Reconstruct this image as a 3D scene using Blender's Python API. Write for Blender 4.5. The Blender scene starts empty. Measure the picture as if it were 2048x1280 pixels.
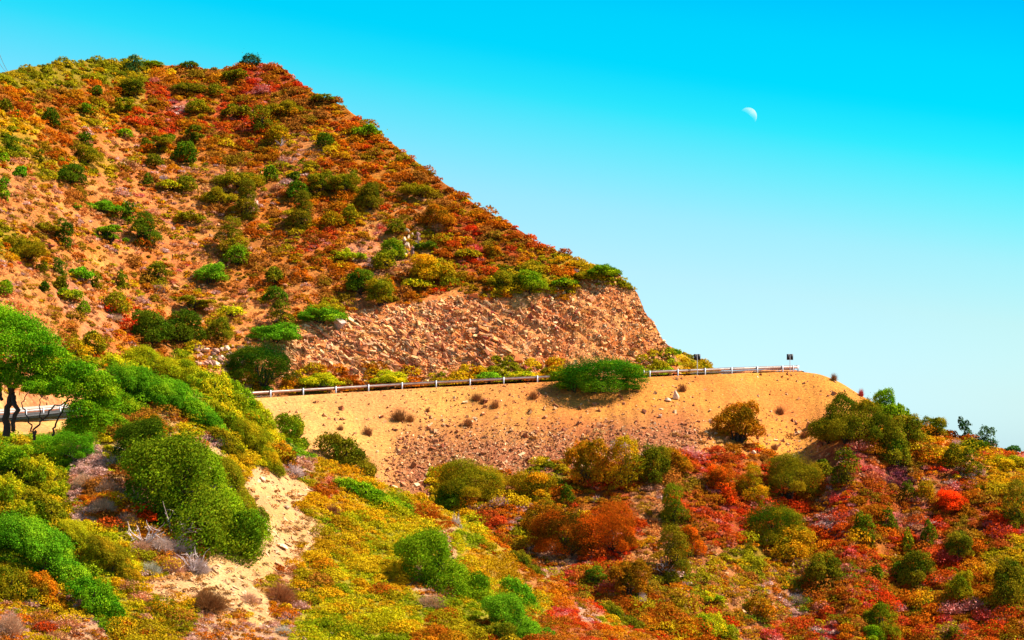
import bpy, math, random
import numpy as np
from mathutils import Vector, Matrix

sc = bpy.context.scene
# ------------------------------------------------------------------ camera
F = 4297.0            # focal length in photo pixels (2048 wide)
HY = 930.0            # photo row of eye level
CX = 1024.0
cam_d = bpy.data.cameras.new("camera"); cam = bpy.data.objects.new("camera", cam_d)
sc.collection.objects.link(cam); sc.camera = cam
cam.location = (0, 0, 0); cam.rotation_euler = (math.radians(90), 0, 0)
cam_d.sensor_width = 36.0; cam_d.lens = 36.0 * F / 2048.0
cam_d.shift_y = (HY - 640.0) / 2048.0
cam_d.clip_start = 0.5; cam_d.clip_end = 30000.0

# ------------------------------------------------------------------ sky and sun
EXPO = 1.2
SUN_AZ, SUN_EL = math.radians(88), math.radians(51)      # azimuth from the view direction, to the right
world = bpy.data.worlds.new("World"); sc.world = world; world.use_nodes = True
wn = world.node_tree; wn.nodes.clear()
def WN(t, **k):
    n = wn.nodes.new(t)
    for a, b in k.items(): setattr(n, a, b)
    return n
sky = WN('ShaderNodeTexSky', sky_type='NISHITA', sun_disc=False)
sky.sun_elevation = SUN_EL; sky.sun_rotation = SUN_AZ
sky.air_density = 1.0; sky.dust_density = 0.6; sky.ozone_density = 1.0; sky.altitude = 100
# clear air low down, deep cyan higher up and away to the right: grades the Nishita sky by direction
tco = WN('ShaderNodeTexCoord'); sep = WN('ShaderNodeSeparateXYZ'); tilt = WN('ShaderNodeMath', operation='MULTIPLY_ADD')
tilt.inputs[1].default_value = 0.15
ramp = WN('ShaderNodeValToRGB'); mulc = WN('ShaderNodeVectorMath', operation='MULTIPLY'); scl = WN('ShaderNodeVectorMath', operation='SCALE')
hx = WN('ShaderNodeMath', operation='MULTIPLY_ADD'); hx.inputs[1].default_value = -1.0; hx.inputs[2].default_value = 3.0
SKY = [(0, (214, 253, 255), (.54, .50, .31)), (.035, (213, 253, 255), (.56, .54, .375)), (.065, (211, 252, 255), (.54, .585, .48)), (.098, (196, 248, 255), (.46, .57, .57)),
       (.125, (166, 244, 255), (.39, .53, .58)), (.147, (122, 240, 255), (.36, .48, .58)), (.172, (45, 233, 255), (.32, .43, .57)), (.19, (0, 222, 255), (.30, .41, .55)),
       (.212, (0, 214, 255), (.27, .385, .54)), (.24, (0, 194, 255), (.25, .36, .52))]
def lin(c): c /= 255.0; return c/12.92 if c <= .04045 else ((c+.055)/1.055)**2.4
el = ramp.color_ramp.elements
for i, (p, c, n) in enumerate(SKY):
    e = el[i] if i < 2 else el.new((p+.1)/1.1)
    e.position = (p+.1)/1.1; e.color = [lin(c[k])*1.02/n[k]/(2**EXPO)/3.0 for k in range(3)]+[1]
e = el.new(.072); e.color = (.10, .09, .08, 1)
e = el.new(.5); e.color = (.13, .16, .20, 1)
e = el.new(1.0); e.color = (.16, .17, .19, 1)
bg = WN('ShaderNodeBackground'); bg.inputs[1].default_value = 0.10
wo = WN('ShaderNodeOutputWorld')
L = wn.links.new
L(tco.outputs['Generated'], sep.inputs[0]); L(sep.outputs['X'], tilt.inputs[0]); L(sep.outputs['X'], hx.inputs[0]); L(hx.outputs[0], scl.inputs['Scale']); L(sep.outputs['Z'], tilt.inputs[2]); rm = WN('ShaderNodeMath', operation='MULTIPLY_ADD'); rm.inputs[1].default_value = 1/1.1; rm.inputs[2].default_value = .1/1.1; L(tilt.outputs[0], rm.inputs[0]); L(rm.outputs[0], ramp.inputs[0])
L(sky.outputs[0], mulc.inputs[0]); L(ramp.outputs[0], mulc.inputs[1]); L(mulc.outputs[0], scl.inputs[0]); L(scl.outputs[0], bg.inputs[0]); L(bg.outputs[0], wo.inputs[0])
sun_d = bpy.data.lights.new("sun", 'SUN'); sun_d.energy = 4.9; sun_d.angle = math.radians(0.53); sun_d.color = (1.0, 0.93, 0.80)
sun = bpy.data.objects.new("sun", sun_d); sc.collection.objects.link(sun)
sdir = Vector((math.cos(SUN_EL)*math.sin(SUN_AZ), math.cos(SUN_EL)*math.cos(SUN_AZ), math.sin(SUN_EL)))
sun.rotation_euler = sdir.to_track_quat('Z', 'Y').to_euler(); sun.location = (60, 0, 120)
sc.view_settings.view_transform = 'Standard'; sc.view_settings.look = 'None'
sc.view_settings.exposure = EXPO; sc.view_settings.gamma = 1.0; sc.view_settings.use_curve_mapping = False
sc.render.engine = 'CYCLES'
sc.cycles.max_bounces = 5; sc.cycles.diffuse_bounces = 2; sc.cycles.transmission_bounces = 3; sc.cycles.transparent_max_bounces = 6

# ------------------------------------------------------------------ helpers
rng = np.random.default_rng(7)
COL = sc.collection
def link(o, parent=None):
    COL.objects.link(o)
    if parent is not None: o.parent = parent
    return o
def tag(o, label, cat, group=None):
    o['label'] = label; o['category'] = cat
    if group: o['group'] = group
    return o
def mesh_np(name, V, Fc, mat, cols=None, flat=False):
    """V (n,3), Fc (m,k) -> mesh"""
    V = np.ascontiguousarray(V, np.float32); Fc = np.ascontiguousarray(Fc, np.int32)
    me = bpy.data.meshes.new(name); m, k = Fc.shape
    me.vertices.add(len(V)); me.vertices.foreach_set('co', V.ravel())
    me.loops.add(m*k); me.loops.foreach_set('vertex_index', Fc.ravel())
    me.polygons.add(m); me.polygons.foreach_set('loop_start', np.arange(0, m*k, k, dtype=np.int32))
    me.update(calc_edges=True)
    if cols is not None:
        ca = me.color_attributes.new('Col', 'FLOAT_COLOR', 'POINT')
        c4 = np.ones((len(V), 4), np.float32); c4[:, :3] = cols
        ca.data.foreach_set('color', c4.ravel())
    me.materials.append(mat)
    if flat: me.shade_flat()
    return me
def obj_np(name, V, Fc, mat, cols=None, parent=None, flat=False):
    return link(bpy.data.objects.new(name, mesh_np(name, V, Fc, mat, cols, flat)), parent)
def empty(name, loc, rot=(0, 0, 0)):
    o = bpy.data.objects.new(name, None); o.location = loc; o.rotation_euler = rot; o.empty_display_size = .3
    return link(o)
def tan_of(py): return (HY - py) / F
def P(px, py, D): return Vector(((px-CX)/F*D, D, (HY-py)/F*D))
def _hash(ix, iy, iz):
    h = (ix.astype(np.int64)*374761393 + iy.astype(np.int64)*668265263 + iz.astype(np.int64)*2147483647) & 0xffffffff
    h = ((h ^ (h >> 13)) * 1274126177) & 0xffffffff
    return ((h ^ (h >> 16)) & 0xffff) / 65535.0
def vnoise(x, y, z=None, seed=0):
    x = np.asarray(x, float); y = np.asarray(y, float); z = np.zeros_like(x)+seed*17.3 if z is None else np.asarray(z, float)+seed*17.3
    ix, iy, iz = np.floor(x), np.floor(y), np.floor(z); fx, fy, fz = x-ix, y-iy, z-iz
    fx, fy, fz = [f*f*(3-2*f) for f in (fx, fy, fz)]; r = 0
    for dx in (0, 1):
        for dy in (0, 1):
            for dz in (0, 1):
                w = (fx if dx else 1-fx)*(fy if dy else 1-fy)*(fz if dz else 1-fz)
                r = r + w*_hash(ix+dx, iy+dy, iz+dz)
    return r*2-1
def fbm(x, y, z=None, o=4, seed=0):
    r = 0; a = 1; s = 0
    for i in range(o):
        f = 2.03**i
        r = r + a*vnoise(x*f, y*f, None if z is None else z*f, seed+i); s += a; a *= .5
    return r/s

# ------------------------------------------------------------------ materials
def mat_new(name):
    m = bpy.data.materials.new(name); m.use_nodes = True; m.node_tree.nodes.clear()
    return m, m.node_tree
def nd(nt, t, **k):
    n = nt.nodes.new(t)
    for a, b in k.items():
        if a == 'inp':
            for i, v in b.items(): n.inputs[i].default_value = v
        else: setattr(n, a, b)
    return n
def mixc(nt, mode, fac, A, B):
    n = nd(nt, 'ShaderNodeMix', data_type='RGBA', blend_type=mode)
    for i, v in ((0, fac), (6, A), (7, B)):
        if isinstance(v, bpy.types.NodeSocket): nt.links.new(v, n.inputs[i])
        else: n.inputs[i].default_value = v if i == 0 else (*v, 1)
    return n.outputs[2]
def leaf_mat(name, use_obj, trans=.28):
    m, nt = mat_new(name)
    at = nd(nt, 'ShaderNodeAttribute', attribute_name='Col'); c = at.outputs[0]
    if use_obj:
        oi = nd(nt, 'ShaderNodeObjectInfo'); c = mixc(nt, 'MULTIPLY', 1.0, c, oi.outputs['Color'])
    d = nd(nt, 'ShaderNodeBsdfDiffuse'); t = nd(nt, 'ShaderNodeBsdfTranslucent'); mx = nd(nt, 'ShaderNodeMixShader', inp={0: trans})
    o = nd(nt, 'ShaderNodeOutputMaterial')
    nt.links.new(c, d.inputs[0]); nt.links.new(c, t.inputs[0])
    nt.links.new(d.outputs[0], mx.inputs[1]); nt.links.new(t.outputs[0], mx.inputs[2]); nt.links.new(mx.outputs[0], o.inputs[0])
    return m
M_leaf = leaf_mat('foliage', True); M_cover = leaf_mat('ground_cover', False)
M_twig = leaf_mat('dry_twigs', True, .1)
def soil_mat(name, scales=(3.0, .45), bump=.5, contrast=.55, streak=None):
    """vertex colour broken up by noise, with a bump"""
    m, nt = mat_new(name)
    at = nd(nt, 'ShaderNodeAttribute', attribute_name='Col'); tc = nd(nt, 'ShaderNodeTexCoord')
    vec = tc.outputs['Object']
    n1 = nd(nt, 'ShaderNodeTexNoise', inp={'Scale': scales[0], 'Detail': 6, 'Roughness': .75})
    n2 = nd(nt, 'ShaderNodeTexNoise', inp={'Scale': scales[1], 'Detail': 4, 'Roughness': .6})
    for n in (n1, n2): nt.links.new(vec, n.inputs['Vector'])
    r1 = nd(nt, 'ShaderNodeMapRange', inp={1: .32, 2: .68, 3: 1-contrast, 4: 1+contrast*.6}); nt.links.new(n1.outputs[0], r1.inputs[0])
    r2 = nd(nt, 'ShaderNodeMapRange', inp={1: .3, 2: .7, 3: .85, 4: 1.15}); nt.links.new(n2.outputs[0], r2.inputs[0])
    mu = nd(nt, 'ShaderNodeMath', operation='MULTIPLY'); nt.links.new(r1.outputs[0], mu.inputs[0]); nt.links.new(r2.outputs[0], mu.inputs[1])
    c = mixc(nt, 'MULTIPLY', 1.0, at.outputs[0], mu.outputs[0])
    hs = nd(nt, 'ShaderNodeHueSaturation', inp={'Saturation': 1.0})
    hr = nd(nt, 'ShaderNodeMapRange', inp={1: .3, 2: .7, 3: .485, 4: .515}); nt.links.new(n2.outputs['Color'], hr.inputs[0])
    nt.links.new(hr.outputs[0], hs.inputs['Hue']); nt.links.new(c, hs.inputs['Color'])
    b = nd(nt, 'ShaderNodeBump', inp={'Strength': bump, 'Distance': .25}); nt.links.new(n1.outputs[0], b.inputs['Height'])
    d = nd(nt, 'ShaderNodeBsdfPrincipled', inp={'Roughness': .95, 'Specular IOR Level': .1})
    nt.links.new(hs.outputs[0], d.inputs['Base Color']); nt.links.new(b.outputs[0], d.inputs['Normal'])
    o = nd(nt, 'ShaderNodeOutputMaterial'); nt.links.new(d.outputs[0], o.inputs[0])
    return m
M_soil = soil_mat('hill_soil', (2.6, .3), .9, .7)
M_sand = soil_mat('embankment_sand', (3.2, .15), .9, .5)
M_rockf = soil_mat('rock_face', (1.7, .25), 1.0, .65)
M_near = soil_mat('near_soil', (9.0, .8), .6, .45)
M_stone = soil_mat('stone', (6.0, 1.0), .5, .3)
def plain(name, col, rough=.7, metal=0, nscale=4, var=.25):
    m, nt = mat_new(name); tc = nd(nt, 'ShaderNodeTexCoord')
    n = nd(nt, 'ShaderNodeTexNoise', inp={'Scale': nscale, 'Detail': 5}); nt.links.new(tc.outputs['Object'], n.inputs['Vector'])
    r = nd(nt, 'ShaderNodeMapRange', inp={1: .3, 2: .7, 3: 1-var, 4: 1+var*.5}); nt.links.new(n.outputs[0], r.inputs[0])
    c = mixc(nt, 'MULTIPLY', 1.0, col, r.outputs[0])
    d = nd(nt, 'ShaderNodeBsdfPrincipled', inp={'Roughness': rough, 'Metallic': metal}); nt.links.new(c, d.inputs['Base Color'])
    o = nd(nt, 'ShaderNodeOutputMaterial'); nt.links.new(d.outputs[0], o.inputs[0]); return m
M_bark = plain('bark', (.045, .025, .015), .9)
M_deadwood = plain('dead_wood', (.62, .46, .42), .9)
M_steel = plain('galvanised_steel', (.72, .64, .58), .5, .15, 1.5, .35)
M_post = plain('rail_post', (.55, .55, .58), .5, .1, 3, .2)
M_rail_shade = plain('rail_shade_brown', (.30, .09, .035), .8, 0, 2, .5)  # brown that paints fold shade onto the guardrail
M_panel = plain('sign_back', (.006, .007, .012), .6)
M_concrete = plain('concrete', (.36, .31, .25), .9, 0, 2, .2)
M_asphalt = plain('asphalt', (.06, .058, .055), .9, 0, 8, .3)
M_white = plain('road_paint', (.8, .8, .78), .7)
M_cable = plain('cable', (.25, .3, .35), .7)
M_sea = plain('sea', (.02, .1, .14), .15, 0, .01, .2)

# ------------------------------------------------------------------ terrain: one height field in camera-fan layout
STEP = 4.0
PX = np.arange(-760, 2820+.1, STEP)
def gs(a, sig):
    if sig <= 0: return a
    r = int(4*sig/STEP)+1; k = np.exp(-.5*(np.arange(-r, r+1)*STEP/sig)**2); k /= k.sum()
    return np.convolve(np.pad(a, r, mode='edge'), k, mode='valid')
def cv(pts, sig=14):
    x, y = zip(*pts); return gs(np.interp(PX, x, y), sig)
py_spur = cv([(-700, 780), (-300, 850), (0, 868), (120, 868), (165, 815), (210, 782), (300, 764), (400, 780), (480, 808), (530, 845), (575, 884), (640, 915), (740, 962), (870, 1008), (1000, 1088), (1100, 1150), (1250, 1245), (1350, 1295), (1500, 1400), (1700, 1540), (2100, 1850), (2800, 2200)])
D_spur = cv([(-700, 92), (0, 97), (300, 104), (600, 110), (1000, 112), (1400, 112), (2800, 105)], 40)
py_edge = cv([(-700, 900), (-200, 850), (0, 840), (130, 828), (250, 814), (500, 797), (850, 776), (1090, 764), (1300, 754), (1450, 748), (1597, 743), (1640, 748), (1680, 764), (1730, 796), (1800, 830), (1900, 870), (2048, 908), (2300, 985), (2800, 1120)], 9)
D_edge = cv([(-700, 150), (0, 197), (250, 226), (500, 240), (750, 247), (1000, 250), (1300, 253), (1500, 258), (1600, 262), (1730, 258), (2048, 250), (2800, 240)], 40)
py_toe = cv([(-700, 960), (0, 900), (500, 930), (740, 985), (870, 1000), (1000, 955), (1130, 950), (1280, 915), (1450, 905), (1600, 925), (1690, 880), (1750, 868), (1850, 905), (2048, 950), (2400, 1040), (2800, 1200)])
w_right = np.clip((PX-1606)/40, 0, 1)                # where the road bench is gone and the crest simply falls away
z8 = tan_of(py_edge)*D_edge
K = []                                              # key rows (D, z)
def key(D, z): K.append((np.array(D)+0*PX, np.array(z)+0*PX))
key(3, -1.9); key(28, -4.5)
py_nb = np.maximum(1310, py_spur+90); D_nb = np.interp(PX, [-700, 0, 600, 1300, 2800], [74, 80, 86, 90, 90])
key(D_nb, tan_of(py_nb)*D_nb)
key(D_spur, tan_of(py_spur)*D_spur)
key(D_spur+9, tan_of(py_spur)*D_spur-3.5)
D7 = D_edge-np.interp(PX, [0, 500, 1000, 1700, 1800, 2800], [12, 19, 18, 17, 10, 10]); z7 = tan_of(py_toe)*D7
D6 = D7-np.interp(PX, [0, 600, 900, 2800], [14, 30, 33, 33]); py6 = np.interp(PX, [0, 600, 900, 2800], [1000, 1200, 1300, 1400])
D5 = D6-np.interp(PX, [0, 900], [14, 30])
key(D5, tan_of(py6)*D6-np.interp(PX, [0, 900], [5, 10]))
key(D6, tan_of(py6)*D6); key(D7, z7); key(D_edge, z8)
D9 = D_edge+9.2; z9 = z8+.35-2.0*w_right; key(D9, z9)
# top of the rock cut
py_cut = np.interp(PX, [-700, 300, 420, 500, 600, 700, 850, 1000, 1100, 1180, 1238, 1262, 1300, 1330, 1357, 1380], [735, 735, 720, 700, 650, 622, 603, 578, 560, 550, 546, 572, 628, 672, 724, 748])
nz = 10*vnoise(PX/19, PX*0, seed=61)+11*vnoise(PX/9, PX*0, seed=62); nose = np.clip((PX-1240)/12, 0, 1)*np.clip((1352-PX)/12, 0, 1); py_cut = py_cut+nz*nose
s_cut = np.interp(PX, [-700, 350, 520, 2800], [.6, .7, 1.15, 1.3]); t = tan_of(gs(py_cut, 4))
D10 = (z9-s_cut*D9)/(t-s_cut); D10 = np.maximum(D10, D9+1.0); z10 = t*D10
w_b = np.clip((PX-1352)/14, 0, 1)                    # right of the rock nose: open bench
D10 = D10*(1-w_b)+(D9+8)*w_b; z10 = z10*(1-w_b)+(z9+.25-1.5*w_right)*w_b
key(D10, z10)
py_crest = np.interp(PX, [-700, -300, 0, 60, 120, 180, 240, 300, 400, 450, 490, 540, 575, 600, 640, 690, 760, 850, 930, 1010, 1080, 1160, 1230, 1250, 1300, 1357, 1380], [330, 210, 146, 134, 127, 121, 121, 127, 137, 137, 128, 130, 145, 166, 193, 214, 266, 338, 396, 443, 487, 520, 547, 560, 632, 724, 748])
py_crest = py_crest+nz*nose+.18*nz*(PX < 1200)
s_h = np.interp(PX, [-700, 0, 400, 700, 2800], [.5, .56, .64, .70, .8]); t = tan_of(gs(py_crest, 4))
D11 = (z10-s_h*D10)/(t-s_h); D11 = np.maximum(D11, D10+2.0); D11 = np.where(PX > 1240, D10+2.0, D11); D11 = gs(D11, 5)
z11 = t*D11; z11 = np.where(PX > 1240, t*D11-.1, z11)
z11 = z11*(1-w_b)+(z10+.1-1.0*w_right)*w_b; key(D11, z11)
w_r2 = np.clip((PX-1225)/40, 0, 1)                   # behind the nose: bench and second ridge
zb = np.interp(PX, [1200, 1440, 1606, 1640, 2800], [11.5, 12.2, 12.4, 8, -12])
D12 = (D11+9)*(1-w_r2)+298*w_r2; z12 = (z11-1.2)*(1-w_r2)+np.minimum(zb, z11+1.5)*w_r2
D12 = np.maximum(D12, D11+3); key(D12, z12)
py_r2 = gs(np.interp(PX, [1200, 1260, 1335, 1380, 1410, 1436, 1452, 1480], [640, 655, 690, 712, 724, 741, 756, 800]), 3)
w_g = np.clip((PX-1225)/30, 0, 1)*np.clip((1475-PX)/20, 0, 1)
D13 = (D12+22); z13 = (z12-11)*(1-w_g)+(tan_of(py_r2)*D13)*w_g; key(D13, z13)
key(D13+130, np.minimum(z13-55, -45)); key(1500+0*PX, -84)
SEG = [3, 20, 130, 10, 12, 16, 110, 64, 6, 90, 150, 6, 12, 12, 6]
#      0  1   2    3   4   5   6    7   8  9   10   11 12  13  14   segment i: key i -> key i+1
AMP = [0, 0, .30, .3, .5, 1, .75, .16, 0, .6, .95, 0, .3, .6, 0]
rows_D, rows_z, rows_s = [], [], []
for i, n in enumerate(SEG):
    (Da, za), (Db, zb2) = K[i], K[i+1]
    for j in range(n):
        f = j/n
        rows_D.append(Da*(1-f)+Db*f); zz = za*(1-f)+zb2*f; rows_s.append(i+f)
        rows_z.append(zz)
rows_D.append(K[-1][0]); rows_z.append(K[-1][1]); rows_s.append(len(SEG))
GD = np.array(rows_D); GZ = np.array(rows_z); GS = np.array(rows_s)
GX = (PX[None, :]-CX)/F*GD
seg_i = np.minimum(GS.astype(int), len(SEG)-1); fr = GS-seg_i
amp = np.array(AMP)[seg_i]; win = np.clip(np.sin(np.pi*fr), 0, 1)**.6
N_low = fbm(GX/9, GD/9, o=3, seed=1); N_mid = fbm(GX/2.2, GD/2.2, o=3, seed=5); N_fine = fbm(GX/.8, GD/.8, o=2, seed=9)
DZ = (amp*win)[:, None]*(N_low*1.0+N_mid*.35+N_fine*.12)
# the rock cut: tilted beds and broken ledges
m9 = ((seg_i == 9)*win)[:, None]*np.clip((PX-430)/120, 0, 1)[None, :]*np.clip((1375-PX)/40, 0, 1)[None, :]
bed = GX*.45+(GZ+DZ)*.9+GD*.1+N_mid*.5
led = (np.abs((bed/1.7) % 1-.5)*2)
DZ += m9*((led-.5)*.70+fbm(GX/.8, GZ/.6, GD/.8, 2, 31)*.55-.9*np.abs(vnoise(GX/1.1+GZ*.5, GZ/.7, GD/1.1, 36)))
# erosion rills down the embankment
m7 = ((seg_i == 7)*win)[:, None]; rill = vnoise(GX/1.3+N_low*1.5, GD/30, seed=44)+.6*vnoise(GX/.5+N_low*2, GD/12, seed=45)
DZ += m7*(-.16*np.abs(rill)**1.2+.05*N_fine)
GZ = GZ+DZ
GPY = HY-GZ/GD*F
TANT = GZ/GD
def col_at(px): return float(np.clip((px-PX[0])/STEP, 0, len(PX)-1.001))
def hit(px, py, after=0.0):
    """first terrain point on the sight line through a photo pixel -> (D, z, key row) or None"""
    c = col_at(px); i = int(c); f = c-i
    D = GD[:, i]*(1-f)+GD[:, i+1]*f; T = TANT[:, i]*(1-f)+TANT[:, i+1]*f
    t = tan_of(py); ok = (T >= t) & (D > max(60, after)); k = int(np.argmax(ok))
    if not ok[k] or k == 0: return None
    g = (t-T[k-1])/(T[k]-T[k-1]+1e-12); g = min(1, max(0, g))
    Dh = D[k-1]*(1-g)+D[k]*g
    return Dh, t*Dh, GS[k-1]*(1-g)+GS[k]*g
def hit_down(px, py):
    for k in range(60):
        h = hit(px, py+k*2)
        if h: return h
    return hit(px, 1290)
def ground_z(x, D):
    """terrain height at a world position"""
    px = x/D*F+CX; c = col_at(px); i = int(c); f = c-i
    Dc = GD[:, i]*(1-f)+GD[:, i+1]*f; Zc = GZ[:, i]*(1-f)+GZ[:, i+1]*f
    return float(np.interp(D, Dc, Zc))

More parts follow.
